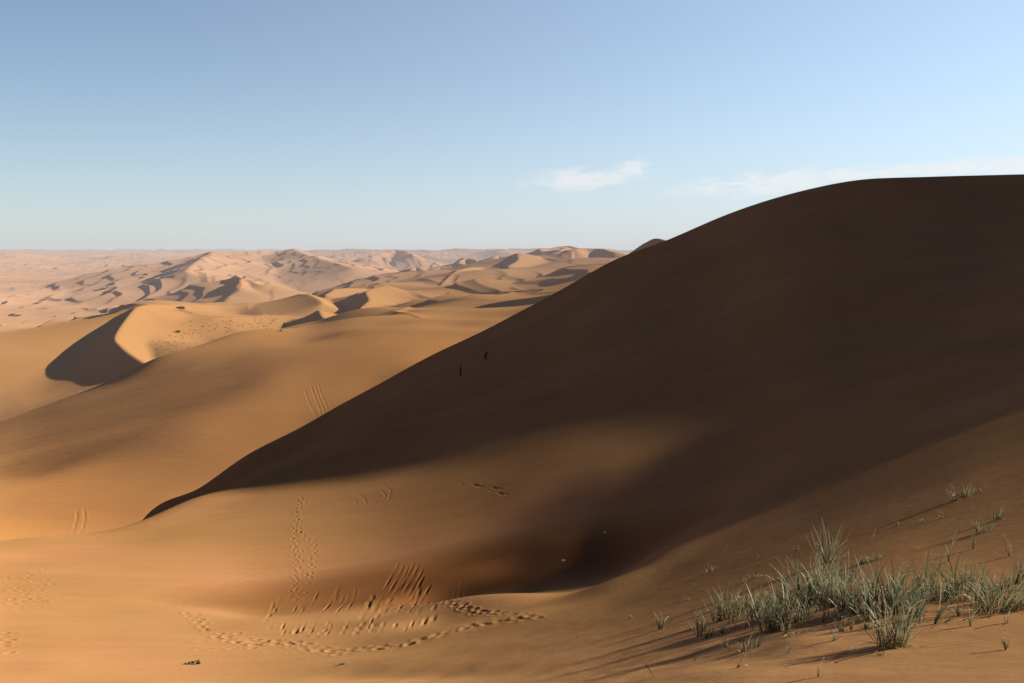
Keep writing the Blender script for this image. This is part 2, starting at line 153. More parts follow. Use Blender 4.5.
MID_CM = '''
-4472 -4557 -4641 -4730 -4826 -4934 -5059 -5203 -5370 -5562 -5780 -6025 -6297 -6593 -6909 -7239 -7576 -7911 -8233 -8529 -8788 -8998 -9150 -9237 -9256 -9211
-9106 -8951 -8763 -8557 -8352 -8169 -8022 -7927 -7891 -7919 -8011 -8160 -8357 -8589 -8841 -9099 -9348 -9577 -9775 -9934 -10049 -10113 -10121 -10068 -9950 -9765
-4602 -4687 -4770 -4854 -4946 -5049 -5168 -5307 -5468 -5656 -5871 -6115 -6387 -6686 -7006 -7344 -7692 -8039 -8374 -8685 -8958 -9180 -9340 -9429 -9444 -9386
-9265 -9093 -8886 -8667 -8455 -8271 -8134 -8057 -8051 -8117 -8253 -8449 -8690 -8959 -9238 -9512 -9767 -9994 -10185 -10336 -10442 -10499 -10503 -10451 -10338
-10163 -4739 -4821 -4900 -4980 -5066 -5163 -5276 -5409 -5565 -5748 -5960 -6202 -6475 -6775 -7101 -7447 -7804 -8164 -8513 -8840 -9130 -9366 -9535 -9627 -9635
-9564 -9423 -9230 -9005 -8771 -8551 -8367 -8238 -8181 -8206 -8315 -8501 -8748 -9037 -9344 -9648 -9934 -10191 -10412 -10593 -10732 -10827 -10877 -10877 -10825
-10717 -10548 -4885 -4963 -5036 -5109 -5188 -5278 -5383 -5510 -5660 -5837 -6045 -6284 -6556 -6860 -7191 -7544 -7911 -8283 -8647 -8991 -9299 -9555 -9739 -9835
-9835 -9745 -9578 -9359 -9114 -8867 -8640 -8455 -8335 -8297 -8357 -8514 -8759 -9067 -9408 -9754 -10080 -10371 -10621 -10827 -10992 -11115 -11197 -11237 -11233
-11181 -11076 -10912 -5045 -5115 -5179 -5243 -5312 -5393 -5490 -5609 -5752 -5923 -6125 -6360 -6631 -6936 -7272 -7632 -8009 -8392 -8769 -9129 -9459 -9741 -9950
-10058 -10048 -9926 -9724 -9477 -9216 -8960 -8729 -8543 -8427 -8407 -8504 -8719 -9036 -9417 -9818 -10199 -10536 -10820 -11050 -11232 -11372 -11474 -11540 -11571
-11562 -11510 -11409 -11249 -5221 -5281 -5334 -5385 -5441 -5510 -5598 -5708 -5843 -6005 -6198 -6427 -6696 -7003 -7343 -7709 -8093 -8484 -8870 -9243 -9594 -9913
-10169 -10305 -10277 -10104 -9851 -9579 -9315 -9064 -8834 -8644 -8526 -8518 -8650 -8932 -9341 -9814 -10279 -10686 -11016 -11272 -11466 -11612 -11721 -11799
-11848 -11869 -11857 -11806 -11708 -11554 -5418 -5465 -5502 -5537 -5576 -5631 -5707 -5810 -5936 -6085 -6264 -6485 -6752 -7060 -7402 -7771 -8158 -8553 -8941
-9313 -9674 -10043 -10391 -10596 -10534 -10260 -9938 -9661 -9427 -9205 -8982 -8783 -8654 -8643 -8799 -9157 -9687 -10275 -10801 -11210 -11504 -11707 -11850
-11951 -12024 -12077 -12111 -12124 -12111 -12064 -11971 -11822 -5638 -5670 -5689 -5703 -5721 -5756 -5820 -5917 -6034 -6164 -6320 -6532 -6800 -7109 -7450 -7816
-8200 -8591 -8972 -9321 -9658 -10074 -10602 -10974 -10833 -10352 -9951 -9729 -9588 -9426 -9213 -8994 -8842 -8811 -8963 -9389 -10092 -10825 -11387 -11750 -11966
-12094 -12174 -12229 -12269 -12299 -12321 -12330 -12319 -12278 -12192 -12049 -5886 -5900 -5898 -5887 -5878 -5888 -5937 -6034 -6143 -6244 -6363 -6569 -6845 -7153
-7486 -7842 -8212 -8588 -8953 -9254 -9495 -9910 -10760 -11512 -11185 -10297 -9869 -9823 -9856 -9781 -9568 -9311 -9146 -9084 -9173 -9615 -10583 -11480 -12000
-12245 -12347 -12391 -12416 -12433 -12446 -12460 -12474 -12484 -12480 -12447 -12369 -12231 -6162 -6158 -6134 -6095 -6056 -6033 -6063 -6164 -6261 -6323 -6389
-6604 -6897 -7197 -7513 -7848 -8186 -8526 -8860 -9094 -9166 -9468 -10762 -12215 -11535 -10020 -9773 -10039 -10286 -10308 -10079 -9766 -9644 -9576 -9526 -9838
-11199 -12191 -12516 -12586 -12579 -12566 -12563 -12560 -12557 -12560 -12572 -12586 -12591 -12570 -12499 -12364 -6469 -6447 -6399 -6332 -6261 -6211 -6222 -6294
-6351 -6377 -6437 -6665 -6958 -7240 -7538 -7843 -8130 -8401 -8606 -8703 -8740 -9053 -10522 -12320 -11577 -10013 -10045 -10450 -10800 -10968 -10765 -10433 -10425
-10418 -10270 -10375 -11854 -12589 -12652 -12644 -12631 -12628 -12631 -12623 -12611 -12610 -12623 -12642 -12653 -12639 -12573 -12440 -6803 -6765 -6695 -6598
-6491 -6406 -6377 -6355 -6378 -6316 -6499 -6745 -7027 -7312 -7588 -7844 -8067 -8168 -8083 -8260 -8764 -9239 -10116 -11350 -11120 -10595 -10785 -10825 -11067
-11567 -11446 -11140 -11323 -11442 -11384 -11423 -12070 -12069 -12220 -12436 -12572 -12635 -12655 -12645 -12627 -12623 -12641 -12664 -12673 -12654 -12588 -12463
-7160 -7111 -7022 -6891 -6731 -6570 -6458 -6523 -6656 -6334 -6717 -6816 -6886 -7060 -7168 -7319 -7480 -7536 -7884 -8648 -9265 -9435 -9536 -10291 -10249 -10530
-11079 -10570 -10597 -11699 -11473 -11003 -11605 -11815 -11845 -11885 -12090 -11247 -11776 -12287 -12538 -12637 -12661 -12644 -12615 -12613 -12642 -12670 -12674
-12643 -12575 -12461 -7529 -7477 -7377 -7219 -7007 -6767 -6584 -6711 -6521 -6264 -6574 -6445 -6595 -6705 -6793 -6915 -7026 -6968 -7813 -8546 -8528 -8763 -8688
-8547 -9427 -9673 -9960 -9394 -9121 -10435 -10145 -9638 -10467 -10560 -10604 -10999 -11650 -11501 -12243 -12507 -12611 -12656 -12662 -12632 -12598 -12606 -12653
-12685 -12678 -12631 -12563 -12467 -7893 -7849 -7752 -7585 -7341 -7042 -6774 -6621 -6432 -6124 -6185 -6089 -6250 -6274 -6350 -6424 -6476 -6408 -7406 -7973 -7942
-8009 -7934 -7139 -8234 -9137 -8782 -8535 -7837 -8491 -8622 -8506 -8802 -9075 -9499 -10177 -11357 -11958 -12521 -12571 -12632 -12668 -12653 -12612 -12594 -12631
-12693 -12717 -12693 -12633 -12574 -12508 -8228 -8205 -8128 -7971 -7708 -7329 -6872 -6548 -6290 -5962 -5781 -5765 -5866 -5854 -5928 -5927 -6030 -5807 -6811
-7297 -7290 -7344 -7080 -6439 -5948 -8007 -8147 -7033 -5964 -6742 -7120 -7191 -7450 -8108 -9357 -10856 -11819 -10849 -11388 -12122 -12552 -12670 -12602 -12544
-12594 -12694 -12749 -12740 -12698 -12647 -12617 -12593 -8505 -8511 -8469 -8344 -8086 -7618 -6862 -6370 -6190 -5661 -5407 -5465 -5458 -5447 -5484 -5432 -5576
-4714 -5767 -6590 -6663 -6588 -6007 -5746 -5734 -6013 -6492 -6537 -6016 -6007 -5729 -5679 -6566 -7798 -9525 -11446 -12663 -12058 -11910 -12239 -12575 -12612
-12425 -12329 -12530 -12739 -12739 -12670 -12620 -12634 -12669 -12687 -8693 -8730 -8729 -8658 -8459 -8018 -7152 -6266 -6013 -5373 -5151 -5086 -5075 -5054 -5053
-4970 -5050 -4471 -5109 -6263 -6651 -5987 -5944 -6768 -6333 -5322 -5372 -6105 -6977 -6561 -6418 -6178 -6678 -7846 -9548 -11405 -12670 -12703 -12468 -12415
-12462 -12372 -12092 -11876 -12175 -12500 -12487 -12379 -12319 -12374 -12510 -12679 -8765 -8824 -8854 -8835 -8723 -8423 -7699 -6162 -5829 -5257 -4933 -4725
-4732 -4684 -4636 -4616 -4665 -4366 -3904 -5356 -6488 -6430 -6005 -6268 -6246 -5622 -5563 -6074 -7031 -6779 -6108 -6335 -6861 -7812 -9289 -10998 -12263 -12668
-12475 -12241 -12122 -12099 -11908 -11556 -11726 -11994 -11967 -11836 -11784 -11847 -12141 -12621 -8704 -8766 -8802 -8793 -8696 -8413 -7691 -6005 -5746 -5077
-4804 -4389 -4367 -4321 -4273 -4216 -4409 -4284 -3922 -4746 -5851 -6252 -5879 -5987 -6389 -6248 -6115 -6340 -6802 -6775 -6288 -6476 -6910 -7457 -8656 -10520
-12222 -12423 -11846 -11629 -12031 -12313 -12246 -12101 -11998 -11790 -11346 -11106 -11210 -11572 -12121 -12778 -8507 -8553 -8566 -8520 -8366 -8009 -7292 -6106
-5603 -5001 -4684 -4306 -4133 -4053 -4051 -4114 -4448 -4201 -4192 -4364 -5097 -5420 -5152 -5427 -6223 -6531 -6516 -6530 -6562 -6796 -6885 -6783 -6812 -6693
-7324 -9118 -11194 -11136 -10070 -9840 -10814 -11570 -11842 -12031 -11727 -11148 -10326 -10097 -10510 -11302 -12145 -12931 -8186 -8202 -8174 -8073 -7848 -7430
-6756 -5879 -5220 -4833 -4586 -4142 -3962 -3835 -3879 -3848 -3744 -4021 -3637 -3895 -4680 -4627 -4112 -4634 -5857 -6334 -6331 -6337 -6245 -5665 -5021 -5956
-6750 -6143 -5562 -6511 -8326 -8605 -7578 -7062 -7685 -8870 -9840 -10413 -10379 -9755 -8919 -8914 -9608 -10646 -11708 -12694 -7765 -7747 -7678 -7526 -7251 -6814
-6203 -5487 -4818 -4607 -4565 -3964 -3842 -3686 -3737 -3606 -3672 -3948 -3583 -3778 -4316 -4019 -3764 -4393 -5264 -5620 -5589 -5741 -6566 -5832 -4815 -5837
-6959 -6228 -4880 -5224 -6369 -7033 -7016 -5936 -5206 -6337 -7723 -8827 -9339 -8790 -8189 -8147 -8643 -9625 -10787 -11987 -7273 -7228 -7128 -6944 -6647 -6216
-5659 -5045 -4483 -4190 -4210 -3933 -3728 -3636 -3669 -3514 -3628 -3653 -3670 -3689 -3724 -3873 -4232 -4517 -4672 -4849 -4869 -4987 -5760 -5601 -5272 -5394
-5820 -5661 -5499 -5614 -5424 -5711 -5937 -5234 -4827 -5302 -6160 -6997 -7381 -7091 -6682 -6714 -7299 -8332 -9602 -10988 -6745 -6683 -6567 -6375 -6081 -5671
-5149 -4546 -3948 -3597 -3697 -4108 -3757 -3633 -3566 -3547 -3778 -3543 -3827 -3760 -3574 -4129 -3997 -3855 -3893 -4118 -4414 -4844 -5577 -5875 -5249 -4355
-4700 -5307 -5970 -5262 -4291 -4423 -4872 -5010 -4929 -4653 -5019 -5414 -5424 -4881 -4359 -4824 -5792 -7016 -8414 -9943 -6212 -6145 -6032 -5852 -5588 -5225
-4764 -4226 -3683 -3286 -3171 -3405 -3697 -3739 -3427 -3665 -3377 -3565 -3814 -3521 -3629 -3969 -3684 -3717 -3804 -4081 -4119 -4726 -5528 -6045 -5253 -3915
-4346 -5521 -6128 -4875 -3655 -3705 -4354 -5128 -5145 -4513 -4381 -4395 -4187 -3633 -3226 -3693 -4685 -5960 -7429 -9045 -5703 -5643 -5547 -5400 -5188 -4899
-4532 -4106 -3673 -3314 -3099 -3049 -3104 -3199 -3441 -3572 -3330 -3617 -3440 -3468 -3696 -3632 -3626 -3771 -3886 -4083 -4011 -4483 -4982 -5244 -4960 -4390
-4286 -4930 -5416 -5045 -4224 -3727 -3827 -4259 -4263 -3921 -3835 -3824 -3613 -3081 -2704 -3059 -3981 -5257 -6755 -8410 -5245 -5199 -5131 -5032 -4888 -4689
-4434 -4140 -3842 -3582 -3381 -3243 -3187 -3234 -3378 -3289 -3167 -3134 -3010 -3125 -3204 -3227 -3343 -3444 -3519 -3608 -3631 -3817 -3992 -4065 -4035 -3731
-3344 -3542 -4123 -4519 -4281 -3718 -3270 -3098 -2964 -3020 -3360 -3580 -3364 -2688 -2281 -2649 -3601 -4913 -6425 -8070 -4867 -4835 -4800 -4754 -4682 -4574
-4431 -4264 -4104 -3973 -3853 -3701 -3571 -3524 -3542 -3497 -3449 -3360 -3165 -2981 -2830 -2806 -2789 -2790 -2799 -2815 -2832 -2831 -2935 -2989 -2965 -2726
-2380 -2338 -3062 -3950 -4129 -3713 -3079 -2504 -2124 -2465 -3308 -3790 -3375 -2385 -2042 -2555 -3580 -4921 -6405 -7969 -4599 -4576 -4571 -4573 -4560 -4527
-4473 -4405 -4358 -4351 -4337 -4187 -4005 -3894 -3866 -3887 -3956 -3954 -3654 -3253 -2921 -2726 -2614 -2605 -2711 -2949 -3188 -3008 -2763 -2575 -2420 -2218
-2051 -2189 -3048 -4024 -4231 -3868 -3243 -2638 -2342 -2843 -3919 -4623 -4093 -3028 -2595 -2980 -3911 -5192 -6568 -7963 -4467 -4460 -4471 -4492 -4504 -4508
-4505 -4496 -4510 -4558 -4591 -4475 -4311 -4199 -4165 -4208 -4308 -4330 -4010 -3557 -3160 -2889 -2750 -2772 -2981 -3377 -3734 -3482 -3025 -2648 -2383 -2223
-2239 -2603 -3450 -4265 -4396 -4091 -3600 -3170 -3078 -3593 -4565 -5263 -4836 -3984 -3520 -3686 -4388 -5463 -6647 -7851 -4452 -4475 -4483 -4486 -4491 -4497
-4506 -4521 -4543 -4562 -4556 -4511 -4439 -4375 -4348 -4355 -4363 -4287 -4055 -3717 -3381 -3127 -2998 -3024 -3212 -3504 -3710 -3568 -3217 -2857 -2594 -2481
-2585 -2975 -3623 -4208 -4389 -4245 -3955 -3720 -3740 -4129 -4749 -5177 -5036 -4585 -4271 -4335 -4799 -5574 -6521 -7563 -4470 -4507 -4514 -4504 -4497 -4496
-4502 -4516 -4526 -4520 -4495 -4489 -4477 -4453 -4428 -4397 -4333 -4204 -4031 -3801 -3553 -3351 -3243 -3252 -3369 -3529 -3616 -3543 -3325 -3065 -2865 -2800
-2922 -3247 -3708 -4126 -4334 -4330 -4218 -4133 -4196 -4449 -4794 -5033 -5053 -4895 -4756 -4808 -5113 -5650 -6374 -7231 -4472 -4509 -4519 -4511 -4503 -4500
-4503 -4507 -4509 -4504 -4495 -4494 -4492 -4480 -4453 -4404 -4322 -4201 -4048 -3870 -3686 -3534 -3443 -3432 -3487 -3566 -3603 -3548 -3408 -3238 -3111 -3085
-3197 -3446 -3777 -4089 -4290 -4370 -4378 -4391 -4473 -4643 -4848 -5008 -5077 -5062 -5043 -5118 -5343 -5731 -6279 -6951 -4456 -4490 -4505 -4504 -4500 -4496
-4496 -4494 -4494 -4495 -4498 -4499 -4497 -4485 -4453 -4397 -4313 -4204 -4070 -3927 -3788 -3672 -3594 -3564 -3574 -3602 -3609 -3563 -3472 -3372 -3304 -3307
-3404 -3591 -3834 -4073 -4259 -4380 -4457 -4527 -4623 -4752 -4896 -5020 -5106 -5157 -5208 -5310 -5503 -5806 -6228 -6748 -4433 -4463 -4483 -4494 -4494 -4487
-4480 -4477 -4480 -4484 -4489 -4495 -4496 -4483 -4449 -4385 -4296 -4189 -4078 -3969 -3865 -3774 -3703 -3657 -3633 -3620 -3603 -3567 -3517 -3469 -3444 -3467
-3550 -3691 -3872 -4060 -4229 -4367 -4480 -4583 -4688 -4803 -4920 -5029 -5123 -5207 -5297 -5423 -5608 -5869 -6208 -6608 -4427 -4451 -4477 -4498 -4501 -4487
-4471 -4470 -4476 -4480 -4483 -4492 -4498 -4487 -4451 -4382 -4285 -4176 -4085 -4005 -3926 -3849 -3778 -3720 -3671 -3630 -3594 -3569 -3551 -3539 -3544 -3578
-3650 -3759 -3896 -4048 -4200 -4342 -4470 -4589 -4702 -4813 -4921 -5026 -5126 -5226 -5338 -5478 -5664 -5904 -6186 -6497 -4463 -4480 -4511 -4538 -4539 -4513
-4487 -4487 -4495 -4496 -4493 -4503 -4510 -4501 -4466 -4399 -4300 -4189 -4115 -4050 -3979 -3902 -3827 -3758 -3696 -3639 -3595 -3581 -3584 -3594 -3615 -3655
-3717 -3804 -3911 -4036 -4174 -4312 -4445 -4569 -4686 -4798 -4905 -5010 -5115 -5224 -5346 -5492 -5673 -5896 -6136 -6382 -4549 -4577 -4603 -4618 -4607 -4577
-4547 -4540 -4540 -4538 -4534 -4535 -4534 -4520 -4489 -4436 -4359 -4267 -4188 -4108 -4020 -3929 -3844 -3770 -3709 -3658 -3623 -3615 -3624 -3641 -3668 -3707
-3762 -3835 -3924 -4032 -4155 -4285 -4415 -4540 -4659 -4771 -4880 -4988 -5098 -5214 -5339 -5480 -5643 -5834 -6039 -6251 -4633 -4680 -4701 -4694 -4668 -4637
-4610 -4595 -4588 -4584 -4578 -4566 -4547 -4523 -4495 -4463 -4420 -4356 -4263 -4147 -4025 -3913 -3818 -3747 -3698 -3668 -3655 -3653 -3661 -3678 -3704 -3740
-3790 -3854 -3933 -4030 -4142 -4265 -4391 -4514 -4633 -4746 -4857 -4969 -5088 -5213 -5341 -5473 -5611 -5765 -5944 -6145 -4629 -4704 -4723 -4695 -4661 -4637
-4621 -4606 -4597 -4595 -4588 -4561 -4520 -4480 -4448 -4430 -4419 -4382 -4267 -4110 -3956 -3827 -3732 -3672 -3646 -3647 -3661 -3670 -3679 -3694 -3719 -3755
-3802 -3862 -3937 -4027 -4134 -4253 -4376 -4499 -4618 -4734 -4848 -4967 -5099 -5239 -5377 -5507 -5628 -5755 -5923 -6136 -4445 -4554 -4579 -4549 -4527 -4526
-4535 -4532 -4530 -4535 -4530 -4488 -4424 -4361 -4311 -4286 -4284 -4261 -4124 -3941 -3776 -3651 -3570 -3534 -3537 -3571 -3617 -3641 -3657 -3678 -3708 -3748
-3799 -3861 -3936 -4025 -4132 -4250 -4373 -4498 -4622 -4743 -4865 -4995 -5148 -5310 -5469 -5616 -5745 -5870 -6053 -6301 -4018 -4132 -4191 -4211 -4236 -4276
-4319 -4348 -4367 -4378 -4370 -4321 -4243 -4154 -4070 -4003 -3954 -3892 -3760 -3605 -3472 -3380 -3334 -3331 -3366 -3427 -3495 -3546 -3585 -3624 -3669 -3721
-3782 -3852 -3933 -4028 -4138 -4258 -4385 -4515 -4647 -4780 -4919 -5070 -5245 -5435 -5628 -5817 -5998 -6181 -6409 -6687 -3413 -3528 -3631 -3726 -3821 -3918
-4006 -4075 -4121 -4143 -4133 -4080 -3990 -3873 -3743 -3610 -3484 -3364 -3246 -3144 -3072 -3038 -3042 -3080 -3147 -3232 -3322 -3402 -3471 -3537 -3603 -3674
-3750 -3835 -3928 -4033 -4149 -4275 -4408 -4547 -4691 -4841 -5002 -5179 -5380 -5602 -5841 -6091 -6351 -6622 -6917 -7236 -2747 -2866 -3012 -3179 -3349 -3508
-3645 -3752 -3826 -3861 -3854 -3798 -3695 -3551 -3372 -3170 -2963 -2786 -2681 -2638 -2637 -2667 -2725 -2805 -2904 -3015 -3127 -3234 -3333 -3426 -3518 -3611
-3707 -3810 -3919 -4037 -4164 -4299 -4442 -4592 -4750 -4919 -5102 -5305 -5535 -5793 -6080 -6397 -6742 -7107 -7475 -7843 -2140 -2254 -2436 -2666 -2897 -3106
-3283 -3420 -3515 -3562 -3560 -3503 -3392 -3226 -3011 -2754 -2479 -2248 -2163 -2177 -2235 -2319 -2421 -2537 -2664 -2797 -2930 -3060 -3185 -3304 -3421 -3538
-3656 -3779 -3906 -4040 -4180 -4328 -4483 -4646 -4819 -5005 -5209 -5436 -5692 -5983 -6314 -6689 -7107 -7557 -7989 -8396 -1711 -1824 -2020 -2274 -2529 -2761
-2957 -3110 -3217 -3273 -3275 -3220 -3106 -2934 -2705 -2429 -2131 -1884 -1807 -1842 -1927 -2038 -2165 -2302 -2447 -2596 -2746 -2894 -3040 -3182 -3321 -3461
-3601 -3744 -3891 -4042 -4198 -4359 -4527 -4704 -4892 -5094 -5316 -5562 -5839 -6155 -6514 -6923 -7383 -7878 -8349 -8791 -1504 -1632 -1814 -2041 -2279 -2500
-2692 -2845 -2953 -3011 -3016 -2966 -2858 -2694 -2478 -2223 -1960 -1748 -1657 -1668 -1740 -1847 -1975 -2117 -2267 -2424 -2584 -2745 -2906 -3066 -3225 -3385
-3546 -3710 -3875 -4044 -4215 -4391 -4573 -4764 -4965 -5181 -5416 -5676 -5967 -6295 -6665 -7081 -7541 -8029 -8512 -8985 -1468 -1596 -1754 -1941 -2139 -2329
-2497 -2635 -2733 -2788 -2795 -2751 -2657 -2514 -2328 -2116 -1904 -1731 -1636 -1618 -1661 -1744 -1856 -1988 -2134 -2289 -2451 -2619 -2789 -2962 -3138 -3315
-3495 -3677 -3861 -4046 -4234 -4424 -4619 -4822 -5034 -5262 -5507 -5775 -6072 -6401 -6766 -7169 -7607 -8069 -8539 -9018 -1544 -1660 -1790 -1934 -2085 -2233
-2368 -2480 -2562 -2609 -2615 -2580 -2502 -2386 -2240 -2076 -1915 -1780 -1689 -1651 -1662 -1715 -1801 -1913 -2045 -2191 -2350 -2518 -2694 -2875 -3062 -3253
-3449 -3648 -3849 -4051 -4253 -4456 -4663 -4876 -5099 -5334 -5586 -5858 -6153 -6475 -6826 -7205 -7610 -8037 -8481 -8943 -1679 -1781 -1882 -1983 -2087 -2191
-2289 -2373 -2436 -2471 -2476 -2448 -2388 -2300 -2193 -2076 -1964 -1863 -1780 -1727 -1712 -1735 -1793 -1882 -1995 -2129 -2279 -2444 -2619 -2805 -3000 -3202
-3411 -3624 -3841 -4057 -4272 -4486 -4703 -4925 -5156 -5397 -5653 -5924 -6215 -6526 -6857 -7207 -7576 -7963 -8374 -8810 -1827 -1916 -1989 -2052 -2116 -2182
-2246 -2303 -2346 -2370 -2371 -2350 -2306 -2243 -2170 -2093 -2022 -1954 -1879 -1816 -1781 -1781 -1816 -1883 -1977 -2096 -2235 -2393 -2566 -2753 -2952 -3161
-3380 -3605 -3835 -4064 -4289 -4512 -4738 -4968 -5205 -5451 -5708 -5978 -6262 -6560 -6871 -7194 -7528 -7877 -8254 -8663 -1943 -2018 -2072 -2110 -2146 -2184
-2222 -2257 -2283 -2296 -2295 -2278 -2247 -2204 -2155 -2107 -2064 -2018 -1954 -1891 -1849 -1836 -1853 -1902 -1980 -2085 -2213 -2363 -2531 -2716 -2916 -3130
-3355 -3589 -3828 -4067 -4301 -4533 -4767 -5004 -5247 -5496 -5754 -6022 -6299 -6586 -6881 -7183 -7492 -7812 -8161 -8542 -2008 -2067 -2110 -2139 -2163 -2185
-2206 -2225 -2238 -2244 -2240 -2226 -2203 -2173 -2141 -2109 -2077 -2041 -1992 -1941 -1902 -1885 -1894 -1931 -1997 -2089 -2207 -2348 -2511 -2693 -2893 -3108
-3336 -3575 -3819 -4065 -4307 -4549 -4790 -5034 -5281 -5534 -5792 -6058 -6330 -6608 -6892 -7182 -7477 -7785 -8114 -8466 -2033 -2080 -2118 -2144 -2163 -2178
-2190 -2199 -2204 -2204 -2198 -2186 -2168 -2147 -2123 -2099 -2074 -2044 -2008 -1970 -1939 -1924 -1931 -1962 -2019 -2103 -2212 -2346 -2503 -2681 -2879 -3094
-3324 -3564 -3812 -4063 -4312 -4561 -4809 -5058 -5310 -5565 -5824 -6088 -6357 -6631 -6908 -7191 -7480 -7780 -8096 -8428 -2030 -2071 -2105 -2131 -2149 -2162
-2170 -2175 -2176 -2173 -2165 -2154 -2139 -2122 -2103 -2084 -2062 -2037 -2010 -1983 -1962 -1953 -1961 -1990 -2043 -2121 -2224 -2352 -2504 -2678 -2873 -3087
-3317 -3559 -3809 -4063 -4318 -4571 -4824 -5078 -5333 -5591 -5852 -6116 -6383 -6654 -6929 -7209 -7495 -7791 -8099 -8418 -2009 -2047 -2079 -2106 -2126 -2139
-2147 -2150 -2149 -2145 -2137 -2127 -2113 -2098 -2082 -2064 -2045 -2025 -2004 -1986 -1974 -1972 -1984 -2014 -2066 -2141 -2240 -2363 -2510 -2681 -2873 -3085
-3314 -3557 -3810 -4067 -4324 -4580 -4837 -5094 -5353 -5613 -5876 -6140 -6408 -6679 -6953 -7232 -7517 -7811 -8115 -8428 -1979 -2014 -2047 -2075 -2096 -2111
-2120 -2124 -2123 -2119 -2111 -2101 -2089 -2075 -2060 -2044 -2026 -2009 -1995 -1984 -1979 -1984 -2001 -2034 -2086 -2160 -2256 -2376 -2520 -2687 -2877 -3087
-3315 -3559 -3813 -4072 -4330 -4588 -4848 -5108 -5369 -5632 -5897 -6163 -6432 -6704 -6979 -7259 -7545 -7839 -8140 -8450 -1947 -1981 -2013 -2042 -2064 -2081
-2091 -2096 -2097 -2093 -2086 -2077 -2065 -2052 -2038 -2023 -2008 -1994 -1985 -1980 -1981 -1991 -2012 -2049 -2103 -2176 -2272 -2390 -2531 -2696 -2883 -3091
-3318 -3560 -3814 -4074 -4333 -4594 -4856 -5119 -5383 -5649 -5916 -6184 -6455 -6729 -7006 -7287 -7575 -7869 -8171 -8479 -1917 -1950 -1982 -2009 -2032 -2050
-2061 -2068 -2069 -2067 -2061 -2052 -2042 -2030 -2017 -2004 -1991 -1981 -1975 -1974 -1980 -1995 -2021 -2060 -2116 -2191 -2286 -2404 -2543 -2706 -2891 -3096
-3321 -3561 -3814 -4073 -4334 -4597 -4862 -5128 -5395 -5664 -5933 -6204 -6478 -6754 -7033 -7317 -7606 -7901 -8204 -8512 -1888 -1921 -1951 -1978 -2001 -2019
-2031 -2039 -2041 -2040 -2035 -2028 -2019 -2008 -1996 -1985 -1975 -1968 -1965 -1968 -1978 -1997 -2026 -2069 -2128 -2204 -2300 -2417 -2555 -2716 -2899 -3102
-3324 -3562 -3812 -4071 -4334 -4599 -4867 -5136 -5406 -5677 -5950 -6224 -6500 -6778 -7060 -7346 -7637 -7934 -8238 -8548 -1859 -1891 -1921 -1947 -1970 -1988
-2001 -2009 -2013 -2013 -2010 -2003 -1995 -1986 -1976 -1966 -1959 -1955 -1955 -1961 -1975 -1998 -2031 -2077 -2138 -2216 -2313 -2429 -2567 -2726 -2907 -3108
-3328 -3563 -3812 -4070 -4333 -4601 -4871 -5143 -5416 -5690 -5966 -6243 -6521 -6802 -7086 -7375 -7668 -7967 -8272 -8584
'''
def load_patch(args, txt):
    p = Patch(*args); p.C = np.array(txt.split(), float).reshape(p.nt, p.nr) / 100.; return p
near = load_patch((-58, 76, 44, 1.2, 262, 54), NEAR_CM)
midp = load_patch((-62, 86, 62, 148, 3100, 52), MID_CM)

# ------------------------------------------------------------------ noise
def _hash(ix, iy, seed):
    h = (ix.astype(np.int64) * 374761393 + iy.astype(np.int64) * 668265263 + seed * 1442695041) & 0xffffffff
    h = ((h ^ (h >> 13)) * 1274126177) & 0xffffffff
    return ((h ^ (h >> 16)) & 0xffffff) / float(0xffffff)

def vnoise(x, y, seed=0):
    ix = np.floor(x); iy = np.floor(y); fx = x - ix; fy = y - iy
    fx = fx**3 * (fx * (fx * 6 - 15) + 10); fy = fy**3 * (fy * (fy * 6 - 15) + 10)
    a = _hash(ix, iy, seed); b = _hash(ix + 1, iy, seed); c = _hash(ix, iy + 1, seed); d = _hash(ix + 1, iy + 1, seed)
    return (a + (b - a) * fx + (c - a) * fy + (a - b - c + d) * fx * fy) * 2 - 1

def fbm(x, y, seed=0, octv=4, gain=.5):
    s = 0; a = 1; n = 0
    for k in range(octv):
        s = s + a * vnoise(x * 1.0, y * 1.0, seed + 17 * k); n += a; a *= gain
        x, y = x * 1.9 + y * .35 + 5.2, y * 1.9 - x * .35 + 1.3
    return s / n

def sstep(a, b, x):
    t = np.clip((x - a) / (b - a), 0, 1); return t * t * (3 - 2 * t)

def smax(a, b, k):
    h = np.clip(.5 + .5 * (a - b) / k, 0, 1)
    return b + (a - b) * h + k * h * (1 - h)

def dune_wave(s, q, lam, seed, steep=.15, warp=.9, lac=2.0):
    """transverse dunes: short steep flank away from the sun, long flank towards it"""
    ph = s / lam + warp * fbm(s / (lam * 2.6), q / (lam * 2.1), seed, 3)
    t = ph - np.floor(ph)
    up = np.clip(t / steep, 0, 1)**1.35 ; dn = np.clip(1 - (t - steep) / (1 - steep), 0, 1)**1.5
    cell = np.floor(ph)
    amp = .35 + .65 * np.clip(.5 + .9 * fbm(q / (lam * 1.3) + cell * 3.7, cell * 7.1 + 0 * q, seed + 5, 2), 0, 1)
    return np.where(t < steep, up, dn) * amp

